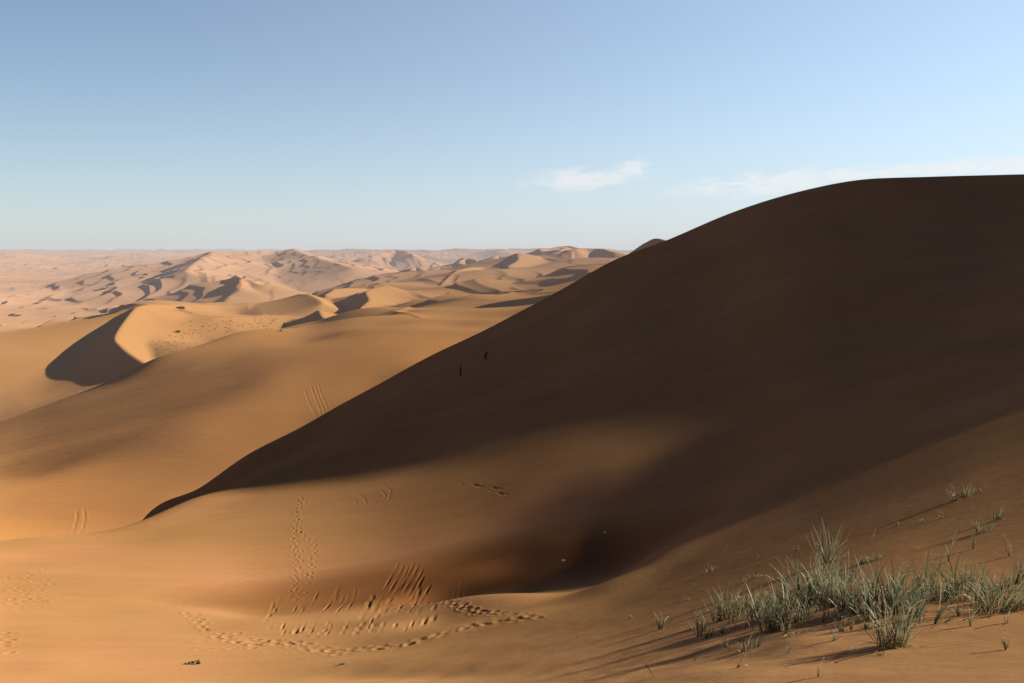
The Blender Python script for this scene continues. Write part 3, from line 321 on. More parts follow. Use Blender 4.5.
# crest lines: (label only for reading) [(px, py, r)...], slope left of travel, slope right, foot length
CRESTS = [
 # big star dune, crest coming towards us then arms
 ([(150,304,800),(137,308,680),(129,316,640),(116,336,560),(121,346,530),(135,357,505),(150,366,485)], .30, .60, 42),
 ([(137,308,680),(160,305,800),(200,304,870),(240,305,900),(300,301,980)], .2, .22, 90),
 ([(182,309,760),(210,320,690),(236,331,620)], .14, .2, 60),
 # middle golden dunes
 ([(384,285,900),(367,291,840),(369,300,760),(361,308,700),(364,314,660)], .25, .6, 60),
 ([(384,285,900),(405,297,860),(440,302,800)], .25, .3, 60),
 ([(335,289,1000),(325,295,940)], .3, .62, 40),
 ([(335,289,1000),(352,288,1050),(372,289,1100)], .3, .25, 50),
 ([(458,270,1350),(450,276,1260),(441,285,1150)], .25, .62, 80),
 ([(458,270,1350),(475,267,1500),(498,268,1500),(515,273,1400),(537,281,1250)], .25, .35, 80),
 ([(517,254,1750),(518,260,1600),(508,266,1450)], .25, .62, 110),
 ([(517,254,1750),(545,258,1800),(570,262,1700)], .25, .3, 90),
 ([(545,277,1150),(520,279,1120),(511,283,1080),(490,288,1000),(455,289,960)], .22, .55, 45),
 ([(463,303,720),(470,299,760),(490,296,800),(520,295,820)], .5, .2, 40),
 ([(513,287,900),(530,291,850),(555,291,800)], .25, .5, 35),
 ([(394,311,480),(405,309,520),(408,307,560)], .2, .3, 50),
 ([(394,311,480),(408,313,455),(421,318,420)], .22, .42, 40),
 ([(319,321,560),(330,318,600),(345,315,640),(352,319,600)], .4, .3, 35),
 ([(308,294,900),(318,299,820),(322,303,780)], .5, .25, 40),
 ([(300,294,950),(308,294,900)], .3, .3, 40),
 ([(319,310,680),(322,316,620),(326,320,580)], .3, .55, 30),
 ([(430,271,1700),(440,268,1800),(455,270,1700)], .3, .5, 60),
 ([(410,271,1900),(416,268,2000),(422,271,1900)], .3, .5, 50),
 ([(560,252,2300),(566,248,2500),(580,249,2500),(600,249,2400),(614,252,2300)], .25, .5, 130),
 ([(540,251,2500),(552,249,2600),(562,246,2700),(572,247,2700)], .3, .3, 120),
 ([(575,250.5,1900),(585,249.5,1950),(600,249.5,1950),(613,252,1850)], .25, .62, 90),
 ([(649,242,560),(655,238.5,550),(663,239.5,540),(674,244,530)], .64, .64, 260),
 # far rose-coloured massif on the left
 ([(213,253,3000),(205,258,2700),(195,264,2450),(186,272,2100)], .22, .5, 150),
 ([(213,253,3000),(240,253,3300),(270,252,3500),(292,250,3600)], .2, .25, 230),
 ([(292,249,3600),(300,253,3200),(330,262,2600),(352,268,2300)], .3, .2, 200),
 ([(237,277,1700),(240,281,1600),(236,287,1500)], .35, .62, 45),
 ([(237,277,1700),(258,285,1550),(268,284,1550)], .5, .3, 45),
 ([(395,250,5200),(404,251,5000),(413,256,4500)], .45, .45, 250),
 ([(395,250,5200),(380,254,4800),(365,258,4400)], .4, .4, 250),
 ([(460,262,2600),(467,259,2700),(474,262,2600)], .5, .35, 70),
 ([(493,257,2900),(498,255,3000),(505,258,2900)], .5, .35, 70),
]

def crest_field(X, Y, Z, lst, sl, sr, L, wob=1.0):
    """raise Z to the flanks of one crest line"""
    P = []
    for px, py, r in lst:
        th, q = ray(px, py); P.append((r * math.sin(th), r * math.cos(th), float(q * r)))
    P = np.array(P)
    # resample smoothly (Catmull-Rom)
    pts = []
    Q = np.vstack([2 * P[0] - P[1], P, 2 * P[-1] - P[-2]])
    for i in range(1, len(Q) - 2):
        for t in np.linspace(0, 1, 6, endpoint=False):
            pts.append(.5 * (2*Q[i] + (Q[i+1]-Q[i-1])*t + (2*Q[i-1]-5*Q[i]+4*Q[i+1]-Q[i+2])*t*t + (-Q[i-1]+3*Q[i]-3*Q[i+1]+Q[i+2])*t**3))
    pts.append(P[-1]); P = np.array(pts)
    m = L * 6
    box = (X > P[:,0].min() - m) & (X < P[:,0].max() + m) & (Y > P[:,1].min() - m) & (Y < P[:,1].max() + m)
    x = X[box]; y = Y[box]
    if not len(x): return Z
    tg = np.gradient(P[:, :2], axis=0); tg /= np.linalg.norm(tg, axis=1)[:, None] + 1e-9
    nr = np.stack([-tg[:, 1], tg[:, 0]], -1)                      # left-hand normals
    M = 3
    PP = np.stack([np.interp(np.arange(0, len(P) - 1 + 1e-9, 1 / M), np.arange(len(P)), P[:, c]) for c in range(3)], -1)
    NN = np.stack([np.interp(np.arange(0, len(P) - 1 + 1e-9, 1 / M), np.arange(len(P)), nr[:, c]) for c in range(2)], -1)
    best = np.full(len(x), 1e9)
    for i in range(len(P) - 1):
        ax, ay, az = P[i]; bx, by, bz = P[i+1]; dx, dy = bx - ax, by - ay
        t = np.clip(((x-ax)*dx + (y-ay)*dy) / (dx*dx + dy*dy + 1e-9), 0, 1)
        best = np.minimum(best, np.hypot(x - ax - t*dx, y - ay - t*dy))
    sp_ = float(np.median(np.hypot(*np.diff(PP[:, :2], axis=0).T)))
    hh = .10 * best + .6 * sp_ + .3
    zw = np.zeros(len(x)); ww = np.zeros(len(x)); sw_ = np.zeros(len(x))
    for (ax, ay, az), n_ in zip(PP, NN):
        ex = x - ax; ey = y - ay; d = np.hypot(ex, ey)
        w = np.exp(-np.minimum((d - best) / hh, 30)); ww += w; zw += w * az; sw_ += w * (ex * n_[0] + ey * n_[1]) / np.maximum(d, .2)
    zc = zw / ww; sd = sw_ / ww
    sw = np.clip(.5 + .5 * sd / np.clip(.25 + best / (L * 1.0), .25, 1), 0, 1)
    sw = sw * sw * (3 - 2 * sw)
    slope = sr + (sl - sr) * sw
    ep = np.maximum(L * .012, .0028 * np.hypot(x, y)); d = np.sqrt(best**2 + ep**2) - ep
    Ls = L * (1 - .5 * sstep(.38, .55, slope))
    z = zc - slope * Ls * (1 - np.exp(-d / Ls)) - (.06 + .14 * sstep(.5, .58, slope)) * d
    z -= .22 * np.maximum(best - 1.3 * L, 0)**2 / (np.maximum(best - 1.3 * L, 0) + .5 * L)
    out = Z[box]
    Z[box] = smax(z, out, np.clip(L * .035, .6, 5))
    return Z

# added off-frame dune crest that casts the shadows, profiled along the sun's rays: (q, w)
OCC = [(-400,-500),(-60,-60),(15,-40),(26,-24),(31,-17.5),(35,-18),(40,-20.5),(46,-22.4),(52,-23.4),(56,-24.3),(60,-25.5),(70,-25.2),(78,-24.2),(90,-21.5),(105,-18),(130,-17),(145,-20),(158,-29),(170,-45),(185,-80),(200,-130),(400,-600)]
def occluder(X, Y):
    s = X * SX + Y * SY; q = -X * SY + Y * SX
    o = np.array(OCC)
    w = np.interp(q, o[:,0], o[:,1])
    s0 = 185 + .55 * np.clip(q, -50, 250)
    zc = w + TE * s0
    d = np.abs(s - s0)
    return np.where(s < s0, zc - .62 * (np.sqrt(d*d+1)-1), zc - .35 * d)

def _unused(X, Y, mid):
    r = np.hypot(X, Y); th = np.arctan2(X, Y)
    s = X * SX + Y * SY; q = -X * SY + Y * SX
    return r, th, s, q

# ------------------------------------------------------------------ mesh sheets
def sheet(name, X, Y, Z, mat):
    nt, nr = X.shape
    me = bpy.data.meshes.new(name)
    co = np.stack([X, Y, Z], -1).reshape(-1, 3).astype(np.float32)
    i = np.arange((nt - 1) * (nr - 1)); a = (i // (nr - 1)) * nr + i % (nr - 1)
    quads = np.stack([a, a + nr, a + nr + 1, a + 1], -1)[:, ::-1].astype(np.int32)
    me.vertices.add(len(co)); me.vertices.foreach_set('co', co.ravel())
    me.loops.add(quads.size); me.loops.foreach_set('vertex_index', quads.ravel())
    me.polygons.add(len(quads)); me.polygons.foreach_set('loop_start', np.arange(0, quads.size, 4, dtype=np.int32))
    me.polygons.foreach_set('use_smooth', np.ones(len(quads), dtype=bool))
    me.update(calc_edges=True)
    me.materials.append(mat)
    o = bpy.data.objects.new(name, me); bpy.context.scene.collection.objects.link(o)
    o['kind'] = 'structure'
    # normals upwards?
    if me.polygons[0].normal.z < 0: me.flip_normals()
    return o

def spaced(segs):
    out = []
    for a, b, st in segs:
        n = max(1, int(round((b - a) / st))); out += list(np.linspace(a, b, n, endpoint=False))
    return np.array(out + [segs[-1][1]])

# ------------------------------------------------------------------ marks in the sand
def spot(px, py):
    h = raycast(near, px, py)
    th, r, z = h
    return np.array([r * math.sin(th), r * math.cos(th)])

def walk(poly, gap_px, jit, r_):
    """footprints along a screen-measured trail, put on the ground: (x, y, heading)"""
    P = np.array(poly, float); out = []
    seg = np.hypot(*np.diff(P, axis=0).T); tot = seg.sum(); n = max(2, int(tot / gap_px)); c = np.concatenate([[0], np.cumsum(seg)])
    pts = [spot(np.interp(d, c, P[:,0]) + r_.normal(0, jit), np.interp(d, c, P[:,1]) + r_.normal(0, jit * .6)) for d in np.linspace(0, tot, n)]
    for i, p in enumerate(pts):
        q = pts[min(i + 1, n - 1)] - pts[max(i - 1, 0)]; hd = math.atan2(q[1], q[0])
        side = .13 * (1 if i % 2 else -1)
        out.append((p[0] - math.sin(hd) * side, p[1] + math.cos(hd) * side, hd + r_.normal(0, .3)))
    return out

def marks():
    r_ = np.random.default_rng(5)
    prints = []
    prints += walk([(303,492),(297,512),(294,535),(296,560),(294,580),(293,600)], 2.6, .8, r_)
    prints += walk([(299,500),(297,520),(303,536),(313,541),(316,549),(312,566),(307,582),(302,599)], 2.7, .8, r_)
    prints += walk([(293,600),(300,560),(296,540),(301,515),(305,494)], 4.5, 1.2, r_)
    prints += walk([(186,606),(205,628),(226,640),(249,646),(285,643),(302,651),(353,650),(396,646),(435,636),(464,627),(485,623),(513,620),(536,617)], 3.6, 1.4, r_)
    prints += walk([(192,616),(213,634),(232,643),(262,640),(300,645),(340,653)], 3.6, 1.8, r_)
    prints += walk([(531,617),(505,614),(480,613),(463,607),(450,601),(430,603),(405,606),(386,606)], 3.2, 1.0, r_)
    for k in range(95):
        u = r_.normal(0, 1, 2); prints.append((*spot(np.clip(24 + 15 * u[0], 0, 52), np.clip(589 + 12 * u[1], 566, 622)), r_.uniform(0, 6.28)))
    for k in range(14): prints.append((*spot(r_.uniform(0, 12), r_.uniform(622, 655)), r_.uniform(0, 6.28)))
    for k in range(26): prints.append((*spot(r_.uniform(196, 330), r_.uniform(630, 652)), r_.uniform(0, 6.28)))
    grooves = []       # (x0, y0, x1, y1, width, depth)
    def gr(x, y, dx, dy, w, d):
        a = spot(x, y); b = spot(x + dx, y + dy); grooves.append((*a, *b, w, d * 2.6, 1))
    for k in range(44):
        if r_.random() < .25: continue
        x = 262 + k * 4.6 + r_.normal(0, 2.4)
        y = 612 + r_.normal(0, 5) - max(0, x - 400) * .12
        l = r_.uniform(.35, 1.5) * (1 if x > 300 else .7)
        gr(x, y, (10 + r_.normal(0, 1.5)) * l, -19 * l, r_.uniform(.05, .11), r_.uniform(.006, .022))
    for k in range(36):
        if r_.random() < .3: continue
        x = 258 + k * 4.8 + r_.normal(0, 2.4); y = 634 + r_.normal(0, 2.5) - max(0, x - 380) * .2
        l = r_.uniform(.4, .9); gr(x, y, 7 * l, -15 * l, r_.uniform(.05, .09), r_.uniform(.005, .018))
    for k in range(6): gr(382 + k * 5, 592 + r_.normal(0, 3), 17, -30, .08, .014)
    for x, y, dx, dy in ((452,487,16,-5),(472,489,20,-6),(486,492,19,-6),(470,484,14,3),(490,487,16,3),(497,493,14,2)): gr(x, y, dx * .8, dy * .8, .12, .02)
    # long faint tracks sweeping over the shoulder
    def curve(P, w, d):
        for (a, b) in zip(P[:-1], P[1:]): grooves.append((*spot(*a), *spot(*b), w, d * .6, 0))
    curve([(302,507),(322,499),(345,493),(365,489),(384,486),(391,490),(389,499),(380,506)], .1, .014)
    curve([(302,510),(325,502),(350,496),(370,492),(382,491),(386,496),(381,502),(370,506)], .1, .014)
    curve([(358,495),(364,498),(366,503),(362,508)], .1, .014); curve([(348,497),(355,500),(357,505)], .1, .012)
    curve([(205,588),(240,578),(265,570)], .2, .012); curve([(180,600),(225,586),(262,576)], .2, .012); curve([(150,606),(200,596),(240,584)], .2, .01)
    return prints, grooves

def near_detail(X, Y, H, Rg):
    D = np.zeros_like(H)
    prints, grooves = marks()
    def window(x, y, rad):
        r = math.hypot(x, y); t = math.atan2(x, y)
        i0, i1 = np.searchsorted(ths, [t - rad / r, t + rad / r]); j0, j1 = np.searchsorted(rs, [r - rad, r + rad])
        return slice(max(i0 - 1, 0), i1 + 1), slice(max(j0 - 1, 0), j1 + 1)
    rg = np.random.default_rng(3)
    for x, y, hd in prints:
        w = window(x, y, .8); dx = X[w] - x; dy = Y[w] - y
        u = dx * math.cos(hd) + dy * math.sin(hd); v = -dx * math.sin(hd) + dy * math.cos(hd)
        dep = rg.uniform(.010, .036)
        e = (u / .2)**2 + (v / .12)**2
        D[w] += -dep * np.exp(-e) + dep * .45 * np.exp(-(np.sqrt(e) - 1.6)**2 / .25)
    for x0, y0, x1, y1, wd, dep, tap in grooves:
        cx, cy = (x0 + x1) / 2, (y0 + y1) / 2; L = math.hypot(x1 - x0, y1 - y0)
        w = window(cx, cy, L / 2 + wd * 3)
        dx, dy = x1 - x0, y1 - y0; t = np.clip(((X[w] - x0) * dx + (Y[w] - y0) * dy) / (L * L + 1e-9), 0, 1)
        d = np.hypot(X[w] - x0 - t * dx, Y[w] - y0 - t * dy) / wd
        if tap: dep = dep * np.sin(np.pi * t)**.8 * (.6 + .4 * np.sin(9 * t + x0))
        D[w] += -dep * np.exp(-d * d) + dep * .3 * np.exp(-(d - 1.7)**2 / .3)
    m = Rg[0] < 45
    x = X[:, m]; y = Y[:, m]; fade = np.clip((45 - Rg[:, m]) / 25, 0, 1)
    D[:, m] += fade * (.011 * fbm(x / 1.9, y / .9, 61, 4) + .004 * fbm(x / .3, y / .17, 71, 3))
    D += .02 * fbm(X / 7, Y / 5, 81, 3) * np.clip(1 - Rg / 220, 0, 1)
    # little drifts held by the grass
    mound = np.exp(-(((X - 3.4) / 3.6)**2 + ((Y - 9.2) / 2.2)**2))
    D += mound * (.05 + .05 * fbm(X / .9, Y / .6, 91, 3))
    return D
QUICK = False
# ------------------------------------------------------------------ materials
def nodes(mat):
    mat.use_nodes = True; nt = mat.node_tree; nt.nodes.clear(); return nt
def N(nt, t, **k):
    n = nt.nodes.new(t)
    for a, b in k.items():
        if a in n.inputs.keys() if isinstance(a, str) else False: n.inputs[a].default_value = b
        else: setattr(n, a, b)
    return n
def math_(nt, op, a, b=None, c=None, clamp=False):
    n = nt.nodes.new('ShaderNodeMath'); n.operation = op; n.use_clamp = clamp
    for i, v in enumerate((a, b, c)):
        if v is None: continue
        if isinstance(v, (int, float)): n.inputs[i].default_value = v
        else: nt.links.new(v, n.inputs[i])
    return n.outputs[0]
def mixc(nt, f, a, b, blend='MIX'):
    n = nt.nodes.new('ShaderNodeMix'); n.data_type = 'RGBA'; n.blend_type = blend
    for i, v in ((0, f), (6, a), (7, b)):
        if isinstance(v, (int, float)): n.inputs[i].default_value = v
        elif isinstance(v, tuple): n.inputs[i].default_value = (*v, 1)
        else: nt.links.new(v, n.inputs[i])
    return n.outputs[2]
def noise(nt, vec, scale, detail=3, rough=.5, dist=0):
    n = nt.nodes.new('ShaderNodeTexNoise'); n.inputs['Scale'].default_value = scale
    n.inputs['Detail'].default_value = detail; n.inputs['Roughness'].default_value = rough
    n.inputs['Distortion'].default_value = dist
    if vec is not None: nt.links.new(vec, n.inputs['Vector'])
    return n.outputs['Fac']
def mapping(nt, vec, scale=(1,1,1), rot=(0,0,0)):
    n = nt.nodes.new('ShaderNodeMapping'); n.inputs['Scale'].default_value = scale; n.inputs['Rotation'].default_value = rot
    nt.links.new(vec, n.inputs['Vector']); return n.outputs[0]
def ramp(nt, f, stops):
    n = nt.nodes.new('ShaderNodeValToRGB'); cr = n.color_ramp
    while len(cr.elements) < len(stops): cr.elements.new(.5)
    for e, (p, c) in zip(cr.elements, stops):
        e.position = p; e.color = (*c, 1) if isinstance(c, tuple) else (c, c, c, 1)
    nt.links.new(f, n.inputs[0]); return n.outputs[0]

SAND = (.365, .207, .088); SAND_RED = (.30, .135, .05); SAND_PALE = (.40, .25, .125)
def sand_near():
    m = bpy.data.materials.new('near_sand'); nt = nodes(m); L = nt.links
    geo = nt.nodes.new('ShaderNodeNewGeometry'); pos = geo.outputs['Position']
    big = noise(nt, pos, .035, 3); med = noise(nt, pos, .35, 4, .6)
    streak = noise(nt, mapping(nt, pos, (.05, .6, .6), (0, 0, R(20))), 1.0, 4, .6)
    c = mixc(nt, ramp(nt, big, [(.35, 0.), (.65, 1.)]), SAND, (.345, .187, .074))
    c = mixc(nt, math_(nt, 'MULTIPLY', ramp(nt, streak, [(.4, 0.), (.75, 1.)]), .35), c, SAND_RED)
    c = mixc(nt, math_(nt, 'MULTIPLY', med, .18), c, SAND_PALE)
    blot = noise(nt, mapping(nt, pos, (.3, .8, .6), (0, 0, R(25))), .11, 5, .6, .4)
    c = mixc(nt, math_(nt, 'MULTIPLY', ramp(nt, blot, [(.48, 0.), (.66, 1.)]), .5), c, (.44, .22, .11))
    c = mixc(nt, math_(nt, 'MULTIPLY', ramp(nt, noise(nt, mapping(nt, pos, (.2, 1.4, 1), (0, 0, R(62))), .5, 5, .65), [(.5, 0.), (.7, 1.)]), .22), c, (.27, .14, .06))
    # redder sand in the hollow, with the slope's shade painted into its colour
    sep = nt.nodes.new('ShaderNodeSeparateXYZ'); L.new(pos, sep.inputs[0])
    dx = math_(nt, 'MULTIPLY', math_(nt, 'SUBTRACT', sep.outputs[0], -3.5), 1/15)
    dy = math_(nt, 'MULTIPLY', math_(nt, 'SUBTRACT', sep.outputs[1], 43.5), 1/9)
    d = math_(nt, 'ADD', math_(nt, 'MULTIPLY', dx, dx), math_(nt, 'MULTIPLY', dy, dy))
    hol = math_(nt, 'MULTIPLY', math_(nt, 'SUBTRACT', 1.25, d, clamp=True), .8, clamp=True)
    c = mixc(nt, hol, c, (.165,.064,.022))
    ln = nt.nodes.new('ShaderNodeVectorMath'); ln.operation = 'LENGTH'; L.new(pos, ln.inputs[0])
    close = math_(nt, 'SUBTRACT', 1.7, math_(nt, 'MULTIPLY', ln.outputs['Value'], 1/13.), clamp=True)
    c = mixc(nt, math_(nt, 'MULTIPLY', close, .8), c, mixc(nt, med, (.50, .285, .135), (.44, .245, .11)))   # paler towards the camera: the near slope's sunlight painted in
    grain = noise(nt, pos, 900, 2, .7)
    c = mixc(nt, 1.0, c, ramp(nt, grain, [(.3, .82), (.7, 1.12)]), 'MULTIPLY')
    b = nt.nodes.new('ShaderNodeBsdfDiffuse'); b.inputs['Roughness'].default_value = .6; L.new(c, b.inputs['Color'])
    # wind ripples
    w = nt.nodes.new('ShaderNodeTexWave'); w.inputs['Scale'].default_value = 2.4; w.inputs['Distortion'].default_value = 6
    w.inputs['Detail'].default_value = 2; w.inputs['Detail Scale'].default_value = .6
    L.new(mapping(nt, pos, (.35, 1.5, 1), (0, 0, R(70))), w.inputs['Vector'])
    rm = ramp(nt, noise(nt, pos, .08, 2), [(.45, 0.), (.7, 1.)])
    h = math_(nt, 'ADD', math_(nt, 'MULTIPLY', w.outputs['Fac'], math_(nt, 'ADD', math_(nt, 'MULTIPLY', rm, .022), .008)),
              math_(nt, 'ADD', math_(nt, 'MULTIPLY', noise(nt, pos, 3.0, 5, .6), .02), math_(nt, 'MULTIPLY', noise(nt, pos, 30, 3, .6), .004)))
    bp = nt.nodes.new('ShaderNodeBump'); bp.inputs['Strength'].default_value = .55; bp.inputs['Distance'].default_value = 1
    L.new(h, bp.inputs['Height']); L.new(bp.outputs[0], b.inputs['Normal'])
    out = nt.nodes.new('ShaderNodeOutputMaterial'); L.new(b.outputs[0], out.inputs[0])
    return m

HAZE = (.66, .57, .545)
def sand_far():
    m = bpy.data.materials.new('far_sand'); nt = nodes(m); L = nt.links
    geo = nt.nodes.new('ShaderNodeNewGeometry'); pos = geo.outputs['Position']
    ln = nt.nodes.new('ShaderNodeVectorMath'); ln.operation = 'LENGTH'; L.new(pos, ln.inputs[0]); dist = ln.outputs['Value']
    big = noise(nt, pos, .006, 4, .6)
    streak = noise(nt, mapping(nt, pos, (.004, .03, .03), (0, 0, R(35))), 1.0, 5, .6)
    c = mixc(nt, ramp(nt, big, [(.35, 0.), (.65, 1.)]), SAND, (.37, .20, .08))
    c = mixc(nt, math_(nt, 'MULTIPLY', ramp(nt, streak, [(.4, 0.), (.7, 1.)]), .45), c, (.32,.175,.078))
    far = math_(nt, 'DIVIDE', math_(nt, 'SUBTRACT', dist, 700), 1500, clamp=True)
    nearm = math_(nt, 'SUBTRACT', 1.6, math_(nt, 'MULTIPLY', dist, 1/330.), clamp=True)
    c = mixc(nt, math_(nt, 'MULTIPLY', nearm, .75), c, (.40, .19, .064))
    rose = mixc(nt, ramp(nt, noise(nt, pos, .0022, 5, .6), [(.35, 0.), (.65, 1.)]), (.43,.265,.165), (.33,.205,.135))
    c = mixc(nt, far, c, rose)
    # sparse dark scrub speckling the plain
    sp = noise(nt, pos, .05, 3, .7); spm = math_(nt, 'MULTIPLY', ramp(nt, sp, [(.6, 0.), (.68, 1.)]), math_(nt, 'MULTIPLY', far, .45))
    c = mixc(nt, spm, c, (.12,.09,.06))
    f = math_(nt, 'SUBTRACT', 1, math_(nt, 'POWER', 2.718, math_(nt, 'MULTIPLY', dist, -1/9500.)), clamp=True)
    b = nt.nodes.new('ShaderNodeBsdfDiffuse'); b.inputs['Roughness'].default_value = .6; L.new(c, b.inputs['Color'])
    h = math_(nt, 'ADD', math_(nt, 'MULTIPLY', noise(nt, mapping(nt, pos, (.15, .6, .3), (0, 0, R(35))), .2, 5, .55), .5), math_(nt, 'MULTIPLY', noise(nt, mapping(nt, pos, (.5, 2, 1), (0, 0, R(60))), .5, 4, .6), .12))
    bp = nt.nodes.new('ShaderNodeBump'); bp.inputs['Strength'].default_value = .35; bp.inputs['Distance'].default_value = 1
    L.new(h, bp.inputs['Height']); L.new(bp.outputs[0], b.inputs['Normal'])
    e = nt.nodes.new('ShaderNodeEmission'); e.inputs[0].default_value = (*HAZE, 1); e.inputs[1].default_value = .92  # painted haze: the far sand glows this colour more with distance
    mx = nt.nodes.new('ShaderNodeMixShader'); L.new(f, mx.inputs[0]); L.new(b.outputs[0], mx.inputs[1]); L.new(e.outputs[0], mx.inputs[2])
    out = nt.nodes.new('ShaderNodeOutputMaterial'); L.new(mx.outputs[0], out.inputs[0])
    return m

# ------------------------------------------------------------------ world, sun, camera
sc = bpy.context.scene
sc.view_settings.view_transform = 'Standard'; sc.view_settings.look = 'None'; sc.view_settings.exposure = 0
wd = bpy.data.worlds.new('World'); sc.world = wd; wd.use_nodes = True
nt = wd.node_tree; nt.nodes.clear(); L = nt.links
sky = nt.nodes.new('ShaderNodeTexSky'); sky.sky_type = 'NISHITA'; sky.sun_disc = False
sky.sun_elevation = EL; sky.sun_rotation = AZ; sky.altitude = 1200; sky.air_density = 1.0; sky.dust_density = .6; sky.ozone_density = 1.5
tc = nt.nodes.new('ShaderNodeTexCoord'); vec = tc.outputs['Generated']
sepw = nt.nodes.new('ShaderNodeSeparateXYZ'); L.new(vec, sepw.inputs[0])
elev = sepw.outputs[2]
SKYMUL = 1.0
col = sky.outputs[0]
# thin cloud streaks low over the horizon to the right
az_ = math_(nt, 'ARCTAN2', sepw.outputs[0], sepw.outputs[1])
def cloud(az0, el0, wa, we, seedscale, thr, tilt=0.0, amt=1.0):
    a = math_(nt, 'SUBTRACT', az_, az0)
    e = math_(nt, 'SUBTRACT', math_(nt, 'SUBTRACT', elev, el0), math_(nt, 'MULTIPLY', a, tilt))
    comb = nt.nodes.new('ShaderNodeCombineXYZ'); L.new(a, comb.inputs[0]); L.new(math_(nt, 'MULTIPLY', e, 3.0), comb.inputs[1]); comb.inputs[2].default_value = az0 * 9
    n = noise(nt, comb.outputs[0], seedscale, 9, .68, .5)
    da = math_(nt, 'MULTIPLY', a, 1/wa); de = math_(nt, 'MULTIPLY', e, 1/we)
    d = math_(nt, 'ADD', math_(nt, 'MULTIPLY', da, da), math_(nt, 'MULTIPLY', de, de))
    env = math_(nt, 'SUBTRACT', 1, d, clamp=True)
    v = math_(nt, 'SUBTRACT', math_(nt, 'ADD', n, math_(nt, 'MULTIPLY', env, .35)), thr)
    return math_(nt, 'MULTIPLY', math_(nt, 'MULTIPLY', math_(nt, 'MULTIPLY', v, 5.0, clamp=True), env), amt)
c1 = cloud(.085, .082, .105, .020, 30, .61, .04)
c1b = cloud(.145, .095, .03, .016, 44, .62, 0)
c2 = cloud(.30, .074, .16, .022, 28, .65, .05)
c3 = cloud(.50, .083, .22, .016, 26, .635, .02)
c1 = math_(nt, 'ADD', c1, c1b)
cl = math_(nt, 'ADD', math_(nt, 'ADD', c1, c2), c3, clamp=True)
hz = math_(nt, 'POWER', 2.718, math_(nt, 'MULTIPLY', math_(nt, 'MAXIMUM', elev, 0.0), -9.0))
CLOUDCOL = (9.2, 9.0, 8.9)
gain = nt.nodes.new('ShaderNodeVectorMath'); gain.operation = 'SCALE'; L.new(math_(nt, 'ADD', 1.12, math_(nt, 'MULTIPLY', math_(nt, 'MULTIPLY', math_(nt, 'ADD', az_, .57), 1/1.14, clamp=True), .5)), gain.inputs[3]); L.new(col, gain.inputs[0]); col = gain.outputs[0]
col = mixc(nt, 1.0, col, (.86, .985, 1.085), 'MULTIPLY')
azn = math_(nt, 'MULTIPLY', math_(nt, 'ADD', az_, .57), 1/1.14, clamp=True)
pf = math_(nt, 'ADD', math_(nt, 'ADD', .09, math_(nt, 'MULTIPLY', azn, .28)), math_(nt, 'MULTIPLY', hz, .66), clamp=True)
pale = mixc(nt, hz, (7.6, 8.6, 9.4), (6.5, 6.7, 7.1))
col = mixc(nt, pf, col, pale)
# the sky deepens towards the zenith
zen = math_(nt, 'MULTIPLY', math_(nt, 'SUBTRACT', elev, .29), 1/.22, clamp=True)
col = mixc(nt, zen, col, mixc(nt, 1.0, col, (.27, .235, .31), 'MULTIPLY'))
col = mixc(nt, math_(nt, 'MULTIPLY', cl, .62), col, CLOUDCOL)
back = math_(nt, 'MULTIPLY', math_(nt, 'SUBTRACT', .45, sepw.outputs[1]), 1/.5, clamp=True)
col = mixc(nt, back, col, mixc(nt, 1.0, col, (.55,.5,.62), 'MULTIPLY'))
bg = nt.nodes.new('ShaderNodeBackground'); bg.inputs[1].default_value = .10
L.new(col, bg.inputs[0])
wo = nt.nodes.new('ShaderNodeOutputWorld'); L.new(bg.outputs[0], wo.inputs[0])

sd = bpy.data.lights.new('sun', 'SUN'); sd.energy = 12; sd.angle = R(.53); sd.color = (1, .86, .66)
so = bpy.data.objects.new('sun', sd); sc.collection.objects.link(so)
sv = Vector((SX * math.cos(EL), SY * math.cos(EL), math.sin(EL)))
so.rotation_euler = sv.to_track_quat('Z', 'Y').to_euler()
so.location = (30, 0, 40)
cd = bpy.data.cameras.new('camera'); cd.sensor_width = 36; cd.lens = F_ / W_ * 36; cd.clip_end = 90000; cd.clip_start = .05
co = bpy.data.objects.new('camera', cd); sc.collection.objects.link(co); co.rotation_euler = (math.pi / 2 - PITCH, 0, 0)
sc.camera = co
sc.cycles.use_denoising = True
sc.cycles.max_bounces = 4; sc.cycles.diffuse_bounces = 3

# ------------------------------------------------------------------ ground sheets
k = 2.5 if QUICK else 1.0
ths = np.radians(spaced([(-57, -35, .6), (-35, 35, .048 * k), (35, 75, .5)]))
lrs = spaced([(math.log(1.3), math.log(5), .02), (math.log(5), math.log(28), .006 * k), (math.log(28), math.log(95), .0028 * k), (math.log(95), math.log(180), .005 * k), (math.log(180), math.log(258), .03)])
rs = np.exp(lrs)
H = near.grid(ths, rs)
T, Rr = np.meshgrid(ths, rs, indexing='ij')
X = Rr * np.sin(T); Y = Rr * np.cos(T)
H += near_detail(X, Y, H, Rr)
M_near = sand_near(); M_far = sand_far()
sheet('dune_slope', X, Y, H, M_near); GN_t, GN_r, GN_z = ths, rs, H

ths = np.radians(spaced([(-60, -34, .5), (-34, 12, .05 * k), (12, 30, .15 * k), (30, 86, .4)]))
lrs = spaced([(math.log(150), math.log(400), .006 * k), (math.log(400), math.log(7000), .005 * k), (math.log(7000), math.log(60000), .012 * k)])
rs = np.exp(lrs)
T, Rr = np.meshgrid(ths, rs, indexing='ij')
X = Rr * np.sin(T); Y = Rr * np.cos(T)
Z = midp.grid(ths, np.minimum(rs, 3000))
S_ = X * SX + Y * SY; Q_ = -X * SY + Y * SX
deg = np.degrees(T)
